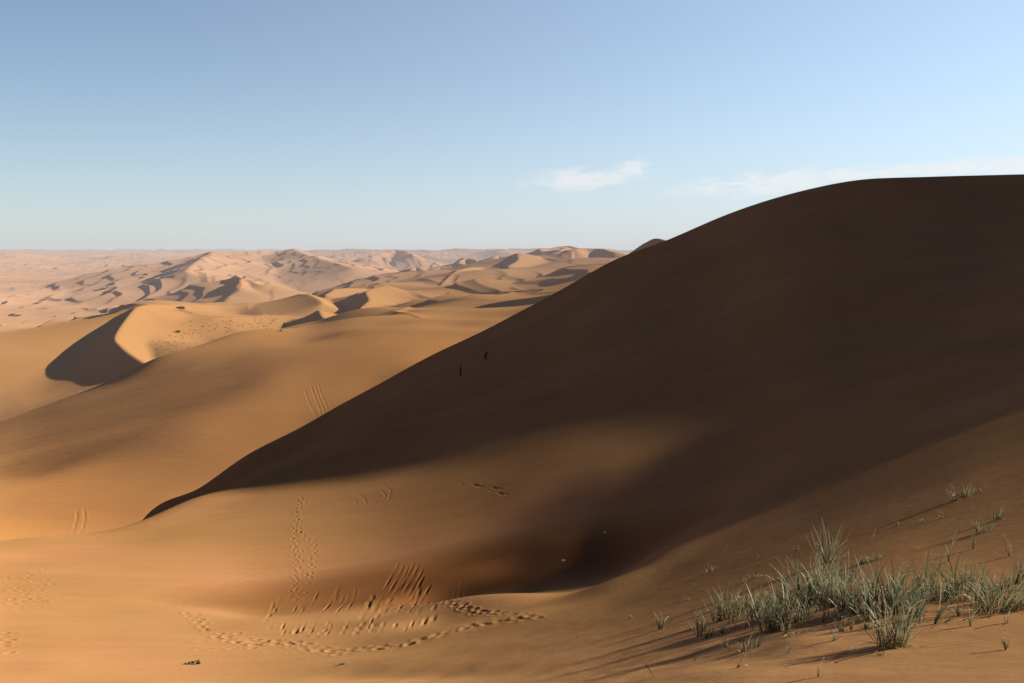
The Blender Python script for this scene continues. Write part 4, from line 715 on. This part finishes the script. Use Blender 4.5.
# the long flank left of the big star dune keeps falling away from the sun
cp_ = [(ray(a_, b_), r_) for a_, b_, r_ in CRESTS[0][0]]
cs_ = sorted([(-r_ * math.sin(t_[0]) * SY + r_ * math.cos(t_[0]) * SX, r_ * math.sin(t_[0]) * SX + r_ * math.cos(t_[0]) * SY) for t_, r_ in cp_])
sc_ = np.interp(Q_, [c_[0] for c_ in cs_], [c_[1] for c_ in cs_])
tt_ = np.clip((sc_ - 6 - S_) / 190, 0, 1)
Z -= 18 * tt_ * (1.25 - .25 * tt_) * sstep(400, 500, Q_) * (1 - sstep(700, 900, Q_)) * (S_ < sc_) * (1 - sstep(800, 1200, Rr))
# how far each bearing stays on the high massif before the plain begins
plain0 = np.interp(deg, [-60, -32, -27, -20, -12, -6, 0, 7, 90], [900, 900, 900, 1050, 1300, 1600, 2600, 3600, 4000])
isp = sstep(plain0 * .8, plain0 * 1.25, Rr)
wsmall = sstep(480, 800, Rr) * np.clip(.3 + .7 * isp + .35 * sstep(-16, -8, deg), 0, 1)
small = (5.0 * dune_wave(S_, Q_, 75, 3) + 7.0 * dune_wave(S_, Q_, 120, 4)) * wsmall * np.clip(.7 + fbm(X / 500, Y / 500, 33, 2), .1, 1.4)
medd = 15 * dune_wave(S_, Q_, 260, 9) * sstep(950, 1700, Rr) * (.3 + .7 * isp) * np.clip(.6 + fbm(X / 900, Y / 900, 31, 2), .15, 1.3)
bigA = sstep(3600, 8000, Rr)
bigd = (60 * dune_wave(S_, Q_, 1500, 21, .3) + 45 * dune_wave(S_, Q_, 700, 27, .3)) * bigA
mega = 70 * np.clip(fbm(X / 5000, Y / 5000, 41, 3) + .2, 0, 1) * sstep(5000, 9000, Rr)
flat = -128 + 0 * Rr
Z = Z * (1 - sstep(2000, 3000, Rr)) + flat * sstep(2000, 3000, Rr)
far2 = sstep(1200, 1900, Rr)
Z = Z + (small + medd) * (1 - far2) + bigd + mega
for c in CRESTS: Z = crest_field(X, Y, Z, *c)
Z = Z + (small + medd * .35) * far2
Z -= Rr**2 / (2 * 6.371e6)                      # the earth's curve
lim = -.0012 * Rr
Z = np.where(Rr > 3800, lim - np.log1p(np.exp(np.clip((lim - Z) / 8, -40, 40))) * 8, Z)
def mid_groove(P, wd, dep):
    Q = []
    for px, py in P:
        h = raycast(midp, px, py, 160, 900); Q.append((h[1] * math.sin(h[0]), h[1] * math.cos(h[0])))
    for (x0, y0), (x1, y1) in zip(Q[:-1], Q[1:]):
        r0_, t0_ = math.hypot(x0, y0), math.atan2(x0, y0); r1_, t1_ = math.hypot(x1, y1), math.atan2(x1, y1)
        i0, i1 = np.searchsorted(ths, [min(t0_, t1_) - 3 / r0_, max(t0_, t1_) + 3 / r0_]); j0, j1 = np.searchsorted(rs, [min(r0_, r1_) - 4, max(r0_, r1_) + 4])
        w = (slice(i0, i1), slice(j0, j1)); dx, dy = x1 - x0, y1 - y0
        tt = np.clip(((X[w] - x0) * dx + (Y[w] - y0) * dy) / (dx*dx + dy*dy), 0, 1)
        d = np.hypot(X[w] - x0 - tt * dx, Y[w] - y0 - tt * dy) / wd
        Z[w] += -dep * np.exp(-d * d) + dep * .5 * np.exp(-(d - 1.8)**2 / .3)
for P_ in ([(72,534),(75,526),(77,517),(77,511)], [(79,535),(83,527),(85,518),(84,510)],
           [(304,388),(309,403),(316,416)], [(311,386),(316,400),(321,412)], [(318,385),(322,396),(327,407)], [(315,385),(319,398),(324,410)]):
    mid_groove(P_, .28, .045)
occ = occluder(X, Y)
occ = occ - 120 * (1 - sstep(38, 47, deg))
Z = np.maximum(Z, occ)
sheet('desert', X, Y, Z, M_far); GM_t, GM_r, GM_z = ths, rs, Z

# ------------------------------------------------------------------ placing things on the real ground
def ground_hit(grid, px, py, r0=None):
    th, sl = ray(px, py); th = float(th); sl = float(sl)
    t, r, Z_ = grid
    i = int(np.clip(np.searchsorted(t, th), 1, len(t) - 1)); f = (th - t[i-1]) / (t[i] - t[i-1])
    col_ = Z_[i-1] * (1 - f) + Z_[i] * f
    m = col_ >= sl * r
    if r0: m &= r > r0
    k = int(np.argmax(m))
    if k == 0: return None
    d0 = sl * r[k-1] - col_[k-1]; d1 = sl * r[k] - col_[k]
    g = d0 / (d0 - d1) if d0 > 0 else 1
    rr = r[k-1] + g * (r[k] - r[k-1])
    return Vector((rr * math.sin(th), rr * math.cos(th), sl * rr)), rr
def ground_z(grid, x, y):
    t, r, Z_ = grid; th = math.atan2(x, y); rr = math.hypot(x, y)
    i = int(np.clip(np.searchsorted(t, th), 1, len(t) - 1)); j = int(np.clip(np.searchsorted(r, rr), 1, len(r) - 1))
    f = (th - t[i-1]) / (t[i] - t[i-1]); g = (rr - r[j-1]) / (r[j] - r[j-1])
    return float((Z_[i-1, j-1] * (1-f) + Z_[i, j-1] * f) * (1-g) + (Z_[i-1, j] * (1-f) + Z_[i, j] * f) * g)

def leafmat(name, trans=.25):
    m = bpy.data.materials.new(name); nt = nodes(m); L = nt.links
    at = nt.nodes.new('ShaderNodeAttribute'); at.attribute_name = 'Col'
    geo = nt.nodes.new('ShaderNodeNewGeometry')
    n = noise(nt, geo.outputs['Position'], 40, 2)
    c = mixc(nt, 1.0, at.outputs['Color'], ramp(nt, n, [(.3, .75), (.7, 1.25)]), 'MULTIPLY')
    d = nt.nodes.new('ShaderNodeBsdfPrincipled'); L.new(c, d.inputs['Base Color']); d.inputs['Roughness'].default_value = .55
    d.inputs['Specular IOR Level'].default_value = .25
    t = nt.nodes.new('ShaderNodeBsdfTranslucent'); L.new(c, t.inputs[0])
    mx = nt.nodes.new('ShaderNodeMixShader'); mx.inputs[0].default_value = trans; L.new(d.outputs[0], mx.inputs[1]); L.new(t.outputs[0], mx.inputs[2])
    o = nt.nodes.new('ShaderNodeOutputMaterial'); L.new(mx.outputs[0], o.inputs[0]); return m
M_leaf = leafmat('grass_leaf'); 

class Blades:
    def __init__(s): s.v = []; s.f = []; s.c = []
    def blade(s, p, d, length, width, droop, col0, col1, segs=7, side=None, curl=0.0, minz=None):
        """p start, d unit direction; droop bends towards the ground, curl bends sideways"""
        d = Vector(d).normalized(); p = Vector(p)
        a = random.uniform(0, math.pi)
        wv = Vector((math.cos(a), math.sin(a), random.uniform(-.3, .3))) if side is None else Vector(side)
        cs = Vector((-d.y, d.x, 0)); cs = cs.normalized() if cs.length > .05 else Vector((1, 0, 0))
        n0 = len(s.v); st = length / segs
        for k in range(segs + 1):
            t = k / segs
            w = width * (1 - t ** 2.2) * .5 * (.75 + .5 * min(1, t * 4)) + width * .04
            x = wv - d * wv.dot(d)
            x = x.normalized() if x.length > 1e-3 else cs
            s.v += [p - x * w, p + x * w]
            c = [col0[i] + (col1[i] - col0[i]) * min(1, t * 1.6) for i in range(3)]
            s.c += [c, c]
            if k: i = n0 + 2 * k; s.f.append((i - 2, i - 1, i + 1, i))
            p = p + d * st
            if minz is not None:
                gz = minz(p)
                if p.z < gz: p.z = gz + .002; d.z = max(d.z, 0)
            d = (d + Vector((0, 0, -1)) * droop * t * 2 / segs + cs * curl / segs).normalized()
    def build(s, name, mat, loc, parent=None):
        me = bpy.data.meshes.new(name); me.from_pydata([tuple(v) for v in s.v], [], s.f)
        at = me.color_attributes.new('Col', 'FLOAT_COLOR', 'POINT')
        at.data.foreach_set('color', np.array([[*c, 1] for c in s.c], np.float32).ravel())
        me.materials.append(mat)
        me.polygons.foreach_set('use_smooth', np.ones(len(me.polygons), dtype=bool))
        o = bpy.data.objects.new(name, me); sc.collection.objects.link(o)
        if parent is None: o.location = loc
        else: o.parent = parent
        return o

GREENS = [((.095,.118,.058),(.195,.225,.135)), ((.085,.108,.062),(.175,.210,.135)), ((.13,.13,.07),(.27,.27,.175)), ((.05,.066,.04),(.09,.115,.075))]
STRAWS = [((.17,.13,.075),(.30,.25,.155)), ((.13,.10,.058),(.22,.175,.105)), ((.20,.16,.095),(.36,.30,.19))]

def tussock(px, py, hpx, wpx, n, label, name='grass_tussock', lean=0.0, dry=.35, droop=.5, group=None, spike=None, fan=.24, litter=0):
    hit = ground_hit(G_near, px, py)
    if hit is None: return None
    P, r = hit
    m = r / F_ * 1.02
    h = hpx * m * 1.02; wd = wpx * m * .5
    gz = lambda p: ground_z(G_near, P.x + p.x, P.y + p.y) - P.z
    B = Blades(); S = Blades()
    for k in range(n):
        a = random.uniform(0, 2 * math.pi); q = wd * (.95 if n > 24 else .4 if n > 10 else .1) * math.sqrt(random.random())
        x, y = math.cos(a) * q, math.sin(a) * q * .8
        base = Vector((x, y, 0)); base.z = gz(base) - .012
        out = random.uniform(.05, fan) * (.4 + q / (wd + 1e-3))
        d = Vector((math.cos(a) * out + lean + random.gauss(0, .10), math.sin(a) * out + random.gauss(0, .08), 1))
        L_ = h * random.uniform(.4, 1.15)
        w = random.uniform(.0065, .013) * (.75 + r / 30)
        if random.random() > dry:
            g = random.choice(GREENS); B.blade(base, d, L_, w, droop * random.choice([.2, .5, 1, 1.4, 2.6]), g[0], g[1], curl=random.gauss(0, .8), minz=gz)
        else:
            g = random.choice(STRAWS); S.blade(base, d + Vector((random.gauss(0, .35), random.gauss(0, .2), -.25)), L_ * random.uniform(.5, 1), w * .8, droop * random.uniform(.8, 3.0), g[0], g[1], curl=random.gauss(0, .9), minz=gz)
    for k in range(litter):      # fallen straw round the foot
        a = random.uniform(0, 2 * math.pi); q = wd * random.uniform(.3, 1.6)
        base = Vector((math.cos(a) * q, math.sin(a) * q, 0)); base.z = gz(base) + .004
        g = random.choice(STRAWS); S.blade(base, (random.gauss(0, 1), random.gauss(0, .7), random.uniform(.02, .4)), h * random.uniform(.25, .6), .006 * (.75 + r / 30), 1.2, g[0], g[1], curl=random.gauss(0, 1), minz=gz)
    o = (B if B.v else S).build(name, M_leaf, P)
    if B.v and S.v: S.build('dry_leaves', M_leaf, P, o)
    if spike:
        dx, hh = spike
        K = Blades(); top = Vector((dx * m, .05, hh * m)); g = STRAWS[2]
        for q in range(3):
            K.blade((0, 0, 0), top, top.length * .8, .006, 0, g[0], g[1], segs=4, side=(math.cos(q), math.sin(q), 0))
        for q in range(26):
            t = .66 + .32 * q / 26
            K.blade(top * t, top.normalized() + Vector((random.gauss(0, .25), random.gauss(0, .25), 0)), .035 + .02 * random.random(), .008, .1, g[0], g[1], segs=2)
        K.build('flower_spike', M_leaf, P, o)
    o['label'] = label; o['category'] = 'grass' if 'grass' in name else 'plant'
    if group: o['group'] = group
    return o

G1 = 'grass tussocks growing across the foreground slope'
T = [  # px, py, height px, width px, blades, label, options
 (828,562,37,20,60,'tall feathery grey-green grass tuft standing highest at the back of the main tussock', dict(droop=.25, fan=.3)),
 (808,606,52,34,120,'dense grey-green grass tussock filling the left middle of the main patch', {}),
 (792,612,36,26,75,'bushy grass tussock just left of the densest clump', {}),
 (773,630,46,26,95,'dark green grass tussock at the front of the left half of the patch', dict(dry=.25)),
 (762,620,30,22,55,'short thick grass tussock between two taller ones, left of the patch', {}),
 (748,612,26,20,45,'low grass tussock with pale tips behind the left edge of the patch', {}),
 (722,620,38,20,60,'upright dark-based grass tuft near the left end of the patch', dict(fan=.22, droop=.3)),
 (733,604,20,16,26,'thin grass tuft of short stiff blades at the left rear', dict(fan=.2)),
 (820,600,44,26,85,'blue-green grass tussock right behind the tall feathery tuft', {}),
 (836,606,50,28,95,'leafy grass tussock in the centre of the patch with straw showing at its foot', dict(litter=10)),
 (846,614,42,20,60,'slender dark grass tussock leaning forward in front of the central clump', dict(lean=.1)),
 (866,600,26,16,26,'open grass tuft with dark stems right of the central clump', dict(fan=.25)),
 (880,606,48,26,95,'bluish dense grass tussock with white curling leaves, right of centre', dict(dry=.4, droop=.8)),
 (892,646,60,26,70,'long drooping grass tussock nearest the camera with blades hanging forward', dict(droop=1.0, dry=.4, litter=14)),
 (900,612,44,22,60,'tussock of arching pale grass behind the nearest drooping one', dict(droop=.9, dry=.45)),
 (915,618,38,14,22,'grass tuft of dark blades slanting to the right', dict(lean=.45, dry=.2, droop=.15)),
 (928,590,44,18,34,'thin tall grass tuft with grey seed heads right of centre', dict(fan=.2, droop=.3)),
 (934,624,40,8,9,'sparse dark grass stems leaning right from bare sand', dict(lean=.35, dry=.1, droop=.1, fan=.12)),
 (957,591,36,26,60,'rounded grass tussock with mixed green and white leaves on the right', dict(dry=.45, droop=.8)),
 (977,591,26,20,34,'small dark grass tussock beside the rounded one on the right', {}),
 (996,611,54,34,46,'wide fanned grass tuft with long pale arching blades near the right edge', dict(fan=.8, dry=.45, droop=.7)),
 (1003,590,28,12,16,'dark grass tuft bending right close to the right edge', dict(lean=.6, dry=.2, droop=.2)),
 (1016,584,28,14,22,'dark grass tuft at the extreme right edge of the photo', dict(lean=.5, dry=.25, droop=.2)),
 (973,549,22,8,7,'two thin dark stems standing behind the right-hand tussocks', dict(fan=.3, dry=.5, droop=.1)),
 (948,562,32,6,5,'single thin tall grass stem behind the tussocks on the right', dict(fan=.08, dry=.6, droop=.05)),
 (1010,556,22,8,7,'sparse grass tuft on the slope behind the right edge tussocks', dict(fan=.3, dry=.5, droop=.2)),
 (984,532,14,16,26,'low bright green grass tuft on the slope behind the right side', dict(dry=.15, droop=.5)),
 (998,520,12,18,24,'small flattened grass tuft with faint shadow near the right edge', dict(dry=.3, droop=.9)),
 (874,560,9,20,30,'low yellow-green grass cushion behind the middle of the patch', dict(dry=.15, droop=1.0)),
 (700,636,26,14,24,'thin upright grass tuft left of the patch in front', dict(fan=.25, droop=.3)),
 (661,629,19,11,22,'small isolated grass tuft far left of the patch', dict(fan=.3, droop=.3)),
 (749,649,18,20,34,'low arching grass tuft in front of the left half', dict(droop=1.4, fan=.5)),
 (789,653,14,6,5,'pair of short dark blades standing alone at the front', dict(fan=.15, dry=.1, droop=.1)),
 (694,661,12,5,3,'single short slanting blade in bare sand at lower left of the patch', dict(fan=.1, dry=.2, droop=.1, lean=.3)),
 (818,677,28,4,3,'single upright green blade at the bottom edge below the patch', dict(fan=.05, dry=0, droop=.05)),
 (711,572,9,14,26,'small grey-green grass tuft under the tall seed stalk on the left', dict(dry=.3, droop=.7, spike=(19, 32))),
 (861,564,8,10,14,'small grass tuft with a tall white-tipped seed stalk behind the centre', dict(dry=.5, spike=(13, 32))),
 (751,580,7,17,34,'low bright green grass cushion left behind the patch', dict(dry=.1, droop=1.2)),
 (757,559,4,9,14,'tiny green sprout with a long shadow, upper left of the patch', dict(dry=.2, droop=1.0)),
 (796,551,7,9,16,'small pale grass tuft with a long thin shadow above the patch', dict(dry=.3, droop=.6)),
 (688,600,4,11,16,'tiny dark sprout with a long shadow at the far left', dict(dry=.2, droop=1.0)),
 (702,592,4,8,14,'tiny sprout just right of another tiny one, left behind the patch', dict(dry=.2, droop=1.0)),
 (631,618,4,10,14,'tiny green sprout farthest left on the near slope', dict(dry=.1, droop=1.0)),
 (577,637,2,5,8,'barely visible sprout on the bare slope left of all the grass', dict(dry=.3, droop=1.0)),
 (962,498,14,16,34,'grass tuft beside the fallen grey dead grass, highest on the slope', dict(dry=.4, fan=.5)),
 (896,526,5,12,14,'tiny grass sprout, leftmost of three in a row on the slope', dict(dry=.4, droop=1.0)),
 (922,523,6,12,16,'tiny grass sprout, middle of three in a row on the slope', dict(dry=.4, droop=1.0)),
 (943,518,7,11,16,'tiny grass sprout, rightmost of three in a row on the slope', dict(dry=.4, droop=1.0)),
]
G_near = (GN_t, GN_r, GN_z)
for px, py, h, w, n, lab, opt in T:
    tussock(px, py, h, w, int(n * 1.1) if n > 30 else n, lab, group=G1, **opt)
# bare dead stems and fallen straw
for px, py, h, w, n, lab, opt in [
 (654,677,42,6,4,'bleached bent dead stalk standing at the lower left of the grass', dict(dry=1, fan=.15, droop=.3, lean=-.15)),
 (736,668,30,16,8,'long dead grass blades arching over to the right onto the sand', dict(dry=1, fan=.3, droop=2.2, lean=.5)),
 (955,610,10,34,26,'flattened bleached straw lying between tussocks on the right', dict(dry=1, droop=2.5, fan=.9, litter=12)),
 (977,492,7,26,60,'matted grey dead grass lying beside the highest tuft', dict(dry=1, droop=2.6, fan=1.0)),
 (880,655,12,22,12,'pale fallen straw in front of the nearest drooping tussock', dict(dry=1, droop=2.0, fan=.9)),
 (836,640,14,6,3,'short bleached broken stem in front of the centre', dict(dry=1, fan=.1, droop=.1)),
 (800,634,10,40,30,'tangle of fallen straw at the foot of the dense front tussocks', dict(dry=1, droop=2.5, fan=1.0, litter=14)),
]:
    tussock(px, py, h, w, n, lab, name='dead_grass', group='dead grass among the tussocks', **opt)

for px, py, h in [(738,622,28),(755,628,34),(783,618,38),(800,620,34),(828,612,40),(853,606,36),(872,612,38),(890,612,40),(908,600,32),(920,604,34),(940,604,32),(948,598,30),(966,600,30),(985,600,32),(1008,600,30),(818,586,36),(845,590,32),(905,628,30),(770,612,36),(1020,604,26)]:
    tussock(px, py + random.uniform(-4, 4), h, 24, random.randint(26, 42), 'medium grass tussock inside the dense band of the main grass patch', group='medium tussocks filling the main grass patch', dry=random.uniform(.3, .5), droop=random.uniform(.5, 1.1), fan=random.uniform(.2, .45), lean=random.uniform(-.1, .25), litter=4)

# filler sprigs that nothing tells apart
for k in range(64):
    px = random.uniform(690, 1018); u = (px - 690) / 330
    py = random.uniform(612 - 34 * u, 640 - 18 * u) if k % 3 else random.uniform(600 - 40 * u, 650)
    tussock(px, py, random.uniform(8, 26), random.uniform(5, 12), random.randint(4, 14), 'thin small grass sprig growing between the larger tussocks', name='grass_sprig', dry=random.uniform(.2, .7), droop=random.uniform(.3, 1.2), group='small grass sprigs between the tussocks', fan=.5)

# low leafy plants at the bottom left
def rosette(px, py, wpx, label):
    P, r = ground_hit(G_near, px, py); m = r / F_
    B = Blades()
    for k in range(70):
        a = random.uniform(0, 6.283); q = wpx * m * .42 * math.sqrt(random.random())
        g = ((.040,.065,.018), (.060,.095,.028)) if random.random() < .8 else GREENS[2]
        B.blade((math.cos(a) * q, math.sin(a) * q, -.01), (math.cos(a) * .8, math.sin(a) * .8, random.uniform(.3, 1.2)), wpx * m * random.uniform(.18, .38), .035, 1.0, g[0], g[1], segs=3)
    o = B.build('leafy_plant', M_leaf, P); o['label'] = label; o['category'] = 'plant'; o['group'] = 'low green plants on the bare sand'
rosette(194, 664, 11, 'low green plant, right and larger of the pair at the bottom left')
rosette(186, 664.5, 5, 'small green sprout left of the larger low plant at bottom left')
rosette(341, 665, 6, 'small dull green plant alone on bare sand, bottom centre left')

# ------------------------------------------------------------------ pale stones
mst = bpy.data.materials.new('pale_stone'); nt_ = nodes(mst)
ds = nt_.nodes.new('ShaderNodeBsdfDiffuse'); nt_.links.new(mixc(nt_, noise(nt_, None, 8, 3), (.5, .47, .42), (.75, .72, .66)), ds.inputs[0])
oo = nt_.nodes.new('ShaderNodeOutputMaterial'); nt_.links.new(ds.outputs[0], oo.inputs[0])
import bmesh
for px, py, s_, lab in ((605,533,.10,'pale stone lying in the dark hollow, the higher of two'), (563,561,.09,'pale stone in the dark hollow, the lower of two')):
    hit = ground_hit(G_near, px, py)
    if not hit: continue
    bm = bmesh.new(); bmesh.ops.create_icosphere(bm, subdivisions=2, radius=s_)
    for v in bm.verts: v.co *= random.uniform(.8, 1.15); v.co.z *= .7
    me = bpy.data.meshes.new('stone'); bm.to_mesh(me); bm.free(); me.materials.append(mst)
    o = bpy.data.objects.new('stone', me); sc.collection.objects.link(o); o.location = hit[0] + Vector((0, 0, s_ * .3))
    o['label'] = lab; o['category'] = 'stone'; o['group'] = 'pale stones in the hollow'

# ------------------------------------------------------------------ shrubs of the middle distance
G_mid = (GM_t, GM_r, GM_z)
def bush_mesh(S, P, w, h, n=60):
    for k in range(n):
        a = random.uniform(0, 6.283); e = random.random(); q = math.sqrt(random.random())
        c = Vector((math.cos(a) * q * w / 2, math.sin(a) * q * w / 2, h * e * math.sqrt(max(0, 1 - q * q * .7)) - .1 * h))
        g = random.choice([((.030,.034,.016),(.045,.050,.024)), ((.040,.038,.020),(.06,.056,.03))])
        S.blade(P + c, (random.gauss(0, 1), random.gauss(0, 1), random.uniform(.2, 1.4)), w * .22, w * .12, .4, g[0], g[1], segs=2)
for px, py, wp, hp, lab in [
 (181,309,7,2.4,'dark low shrub on the rim of the bright dune bowl'),
 (105,313,3,2,'small dark shrub beside the crest left of the bright dune'),
 (75,318.5,2.4,2,'tiny dark shrub on the brown slope far left'),
 (281,331.5,3,2.2,'small dark shrub low in the bright dune bowl, right side'),
 (178,332.5,5,1.8,'dark shrub in the middle of the bright dune bowl'),
 (448,294,2.2,1.8,'tiny dark shrub on the golden dunes near the centre'),
 (244,278,3,1.6,'tiny dark shrub on the rose-coloured massif')]:
    hit = ground_hit(G_mid, px, py, 300)
    if not hit: continue
    P, r = hit; m = r / F_; B = Blades(); bush_mesh(B, Vector((0, 0, 0)), wp * m, hp * m, 70)
    o = B.build('desert_shrub', M_leaf, P); o['label'] = lab; o['category'] = 'shrub'; o['group'] = 'dark shrubs on the distant dunes'
B = Blades()
for k in range(230):
    if k < 110: px = random.gauss(178, 17); py = 340 + (px - 178) * -.35 + random.gauss(0, 7)
    elif k < 190: px = random.gauss(262, 16); py = 323 + random.gauss(0, 4)
    else: px = random.gauss(222, 10); py = 325 + random.gauss(0, 4)
    hit = ground_hit(G_mid, px, py, 430)
    if not hit or hit[1] > 1100: continue
    P, r = hit; m = r / F_; bush_mesh(B, P, random.uniform(.9, 2.4) * m, .8 * m, 14)
o = B.build('desert_scrub', M_leaf, (0, 0, 0)); o['kind'] = 'stuff'; o['label'] = 'sparse scrub speckling the bright dune bowl'

# ------------------------------------------------------------------ two walkers on the dune
def flatmat(name, c, rough=.8):
    m = bpy.data.materials.new(name); nt = nodes(m)
    b = nt.nodes.new('ShaderNodeBsdfPrincipled'); b.inputs['Roughness'].default_value = rough
    g = nt.nodes.new('ShaderNodeNewGeometry')
    nt.links.new(mixc(nt, noise(nt, g.outputs['Position'], 9, 3), tuple(x * .8 for x in c), tuple(x * 1.2 for x in c)), b.inputs['Base Color'])
    o = nt.nodes.new('ShaderNodeOutputMaterial'); nt.links.new(b.outputs[0], o.inputs[0]); return m
M_skin = flatmat('skin', (.30, .18, .12)); M_dark = flatmat('dark_jacket', (.012, .013, .017)); M_trou = flatmat('dark_trousers', (.010, .010, .012)); M_hair = flatmat('black_hair', (.01, .008, .007)); M_navy = flatmat('navy_jacket', (.014, .016, .026))

def skinned(name, pts, edges, rad, mat, parent=None, loc=(0, 0, 0), sub=2):
    me = bpy.data.meshes.new(name); me.from_pydata(pts, edges, []); me.materials.append(mat)
    o = bpy.data.objects.new(name, me); sc.collection.objects.link(o)
    if parent: o.parent = parent
    else: o.location = loc
    md = o.modifiers.new('skin', 'SKIN')
    md.use_smooth_shade = True
    sv_ = me.skin_vertices[0].data
    for i, r_ in enumerate(rad): sv_[i].radius = (r_, r_) if not isinstance(r_, tuple) else r_
    sv_[0].use_root = True
    s_ = o.modifiers.new('sub', 'SUBSURF'); s_.levels = s_.render_levels = sub
    return o

def person(px, py, J, label, jacket, face):
    """J: joint positions in metres, x = to the right in the photo, y = away, z = up, feet near z = 0"""
    P, r = ground_hit(G_near, px, py)
    v = {k: Vector(p) for k, p in J.items()}
    names = []; pts = []; rad = []; E = []
    def add(k, p, ra, to=None):
        names.append(k); pts.append(tuple(p)); rad.append(ra)
        if to is not None: E.append((names.index(to), len(pts) - 1))
    add('pelvis', v['pelvis'], (.15, .11))
    add('waist', v['pelvis'].lerp(v['chest'], .5), (.13, .10), 'pelvis')
    add('chest', v['chest'], (.165, .115), 'waist')
    add('neck', v['neck'], .055, 'chest')
    hd = (v['head'] - v['neck']).normalized()
    add('jaw', v['neck'].lerp(v['head'], .55) + Vector(face) * .03, (.065, .075), 'neck')
    add('head', v['head'], (.078, .095), 'jaw')
    add('crown', v['head'] + hd * .075, (.055, .065), 'head')
    add('nose', v['head'] + Vector(face) * .115 - hd * .02, .014, 'head')
    for s_ in ('l', 'r'):
        add('ear' + s_, v['head'] + (Vector(face).cross(hd)) * (.088 if s_ == 'l' else -.088), .018, 'head')
        add('sh' + s_, v['sh' + s_], .06, 'chest'); add('el' + s_, v['el' + s_], .042, 'sh' + s_)
        add('wr' + s_, v['wr' + s_], .028, 'el' + s_)
        fd = (v['wr' + s_] - v['el' + s_]).normalized(); sd = fd.cross(Vector((0, 1, .2))).normalized()
        add('palm' + s_, v['wr' + s_] + fd * .07, (.036, .02), 'wr' + s_)
        for q, ln in enumerate((.075, .085, .08, .062)):
            b = v['wr' + s_] + fd * .10 + sd * (q - 1.5) * .021
            add('kn%d' % q + s_, b, .010, 'palm' + s_)
            add('mid%d' % q + s_, b + fd * ln * .5 + Vector((0, -.008, 0)), .0085, 'kn%d' % q + s_)
            add('tip%d' % q + s_, b + fd * ln * .85 + Vector((0, -.028, 0)), .007, 'mid%d' % q + s_)
        add('th' + s_, v['wr' + s_] + fd * .055 - sd * .045, .011, 'palm' + s_); add('tt' + s_, v['wr' + s_] + fd * .095 - sd * .062, .009, 'th' + s_)
        add('hip' + s_, v['hip' + s_], .095, 'pelvis'); add('kn' + s_, v['kn' + s_], .06, 'hip' + s_)
        add('calf' + s_, v['kn' + s_].lerp(v['an' + s_], .35), .055, 'kn' + s_)
        add('an' + s_, v['an' + s_], .036, 'calf' + s_)
        add('toe' + s_, v['an' + s_] + Vector((face[0] * .17, face[1] * .17, -.045)), .036, 'an' + s_)
    root = skinned('person', pts, E, rad, M_skin, loc=P - Vector((0, 0, .03)))
    root['label'] = label; root['category'] = 'person'; root['group'] = 'walkers climbing the shaded dune'
    I = lambda k: names.index(k)
    def garment(name, ks, es, ra, mat):
        return skinned(name, [pts[I(k)] for k in ks], [(ks.index(a), ks.index(b)) for a, b in es], ra, mat, root)
    garment('jacket', ['waist','pelvis','chest','shl','ell','wrl','shr','elr','wrr'],
            [('waist','pelvis'),('waist','chest'),('chest','shl'),('shl','ell'),('ell','wrl'),('chest','shr'),('shr','elr'),('elr','wrr')],
            [(.165,.135),(.185,.15),(.195,.15),.085,.062,.042,.085,.062,.042], jacket)
    garment('trousers', ['pelvis','hipl','knl','calfl','anl','hipr','knr','calfr','anr'],
            [('pelvis','hipl'),('hipl','knl'),('knl','calfl'),('calfl','anl'),('pelvis','hipr'),('hipr','knr'),('knr','calfr'),('calfr','anr')],
            [(.17,.13),.115,.078,.072,.056,.115,.078,.072,.056], M_trou)
    for s_ in ('l', 'r'):
        garment('shoe', ['an' + s_, 'toe' + s_], [('an' + s_, 'toe' + s_)], [.05, .05], M_trou)
    back = -Vector(face)
    h = v['head'] + hd * .03 + back * .03
    skinned('hair', [tuple(h), tuple(h + hd * .06), tuple(h - hd * .05 + back * .02)], [(0, 1), (0, 2)], [(.09, .1), (.06, .07), .075], M_hair, root)
    return root
up1 = dict(pelvis=(0,0,.93), chest=(.03,.0,1.27), neck=(.05,0,1.45), head=(.07,0,1.58),
  shl=(.05,.17,1.40), ell=(.0,.21,1.12), wrl=(.10,.20,.90), shr=(.03,-.17,1.40), elr=(-.04,-.2,1.13), wrr=(.02,-.2,.88),
  hipl=(.01,.09,.87), knl=(.12,.09,.50), anl=(.02,.09,.12), hipr=(0,-.09,.87), knr=(-.03,-.09,.47), anr=(-.16,-.09,.06))
person(460.5, 376, up1, 'walker in dark clothes standing upright, lower left of the two', M_dark, (1, 0, 0))
up2 = dict(pelvis=(-.18,0,.88), chest=(.03,.0,1.14), neck=(.16,0,1.27), head=(.26,0,1.36),
  shl=(.10,.17,1.25), ell=(.30,.2,1.10), wrl=(.46,.18,1.22), shr=(.08,-.17,1.24), elr=(.06,-.22,.95), wrr=(.22,-.2,.78),
  hipl=(-.17,.09,.82), knl=(.08,.09,.52), anl=(.02,.09,.16), hipr=(-.18,-.09,.82), knr=(-.14,-.09,.42), anr=(-.30,-.09,.05))
person(486, 360.5, up2, 'walker in dark clothes bent forward with one arm out, upper right of the two', M_navy, (1, 0, 0))
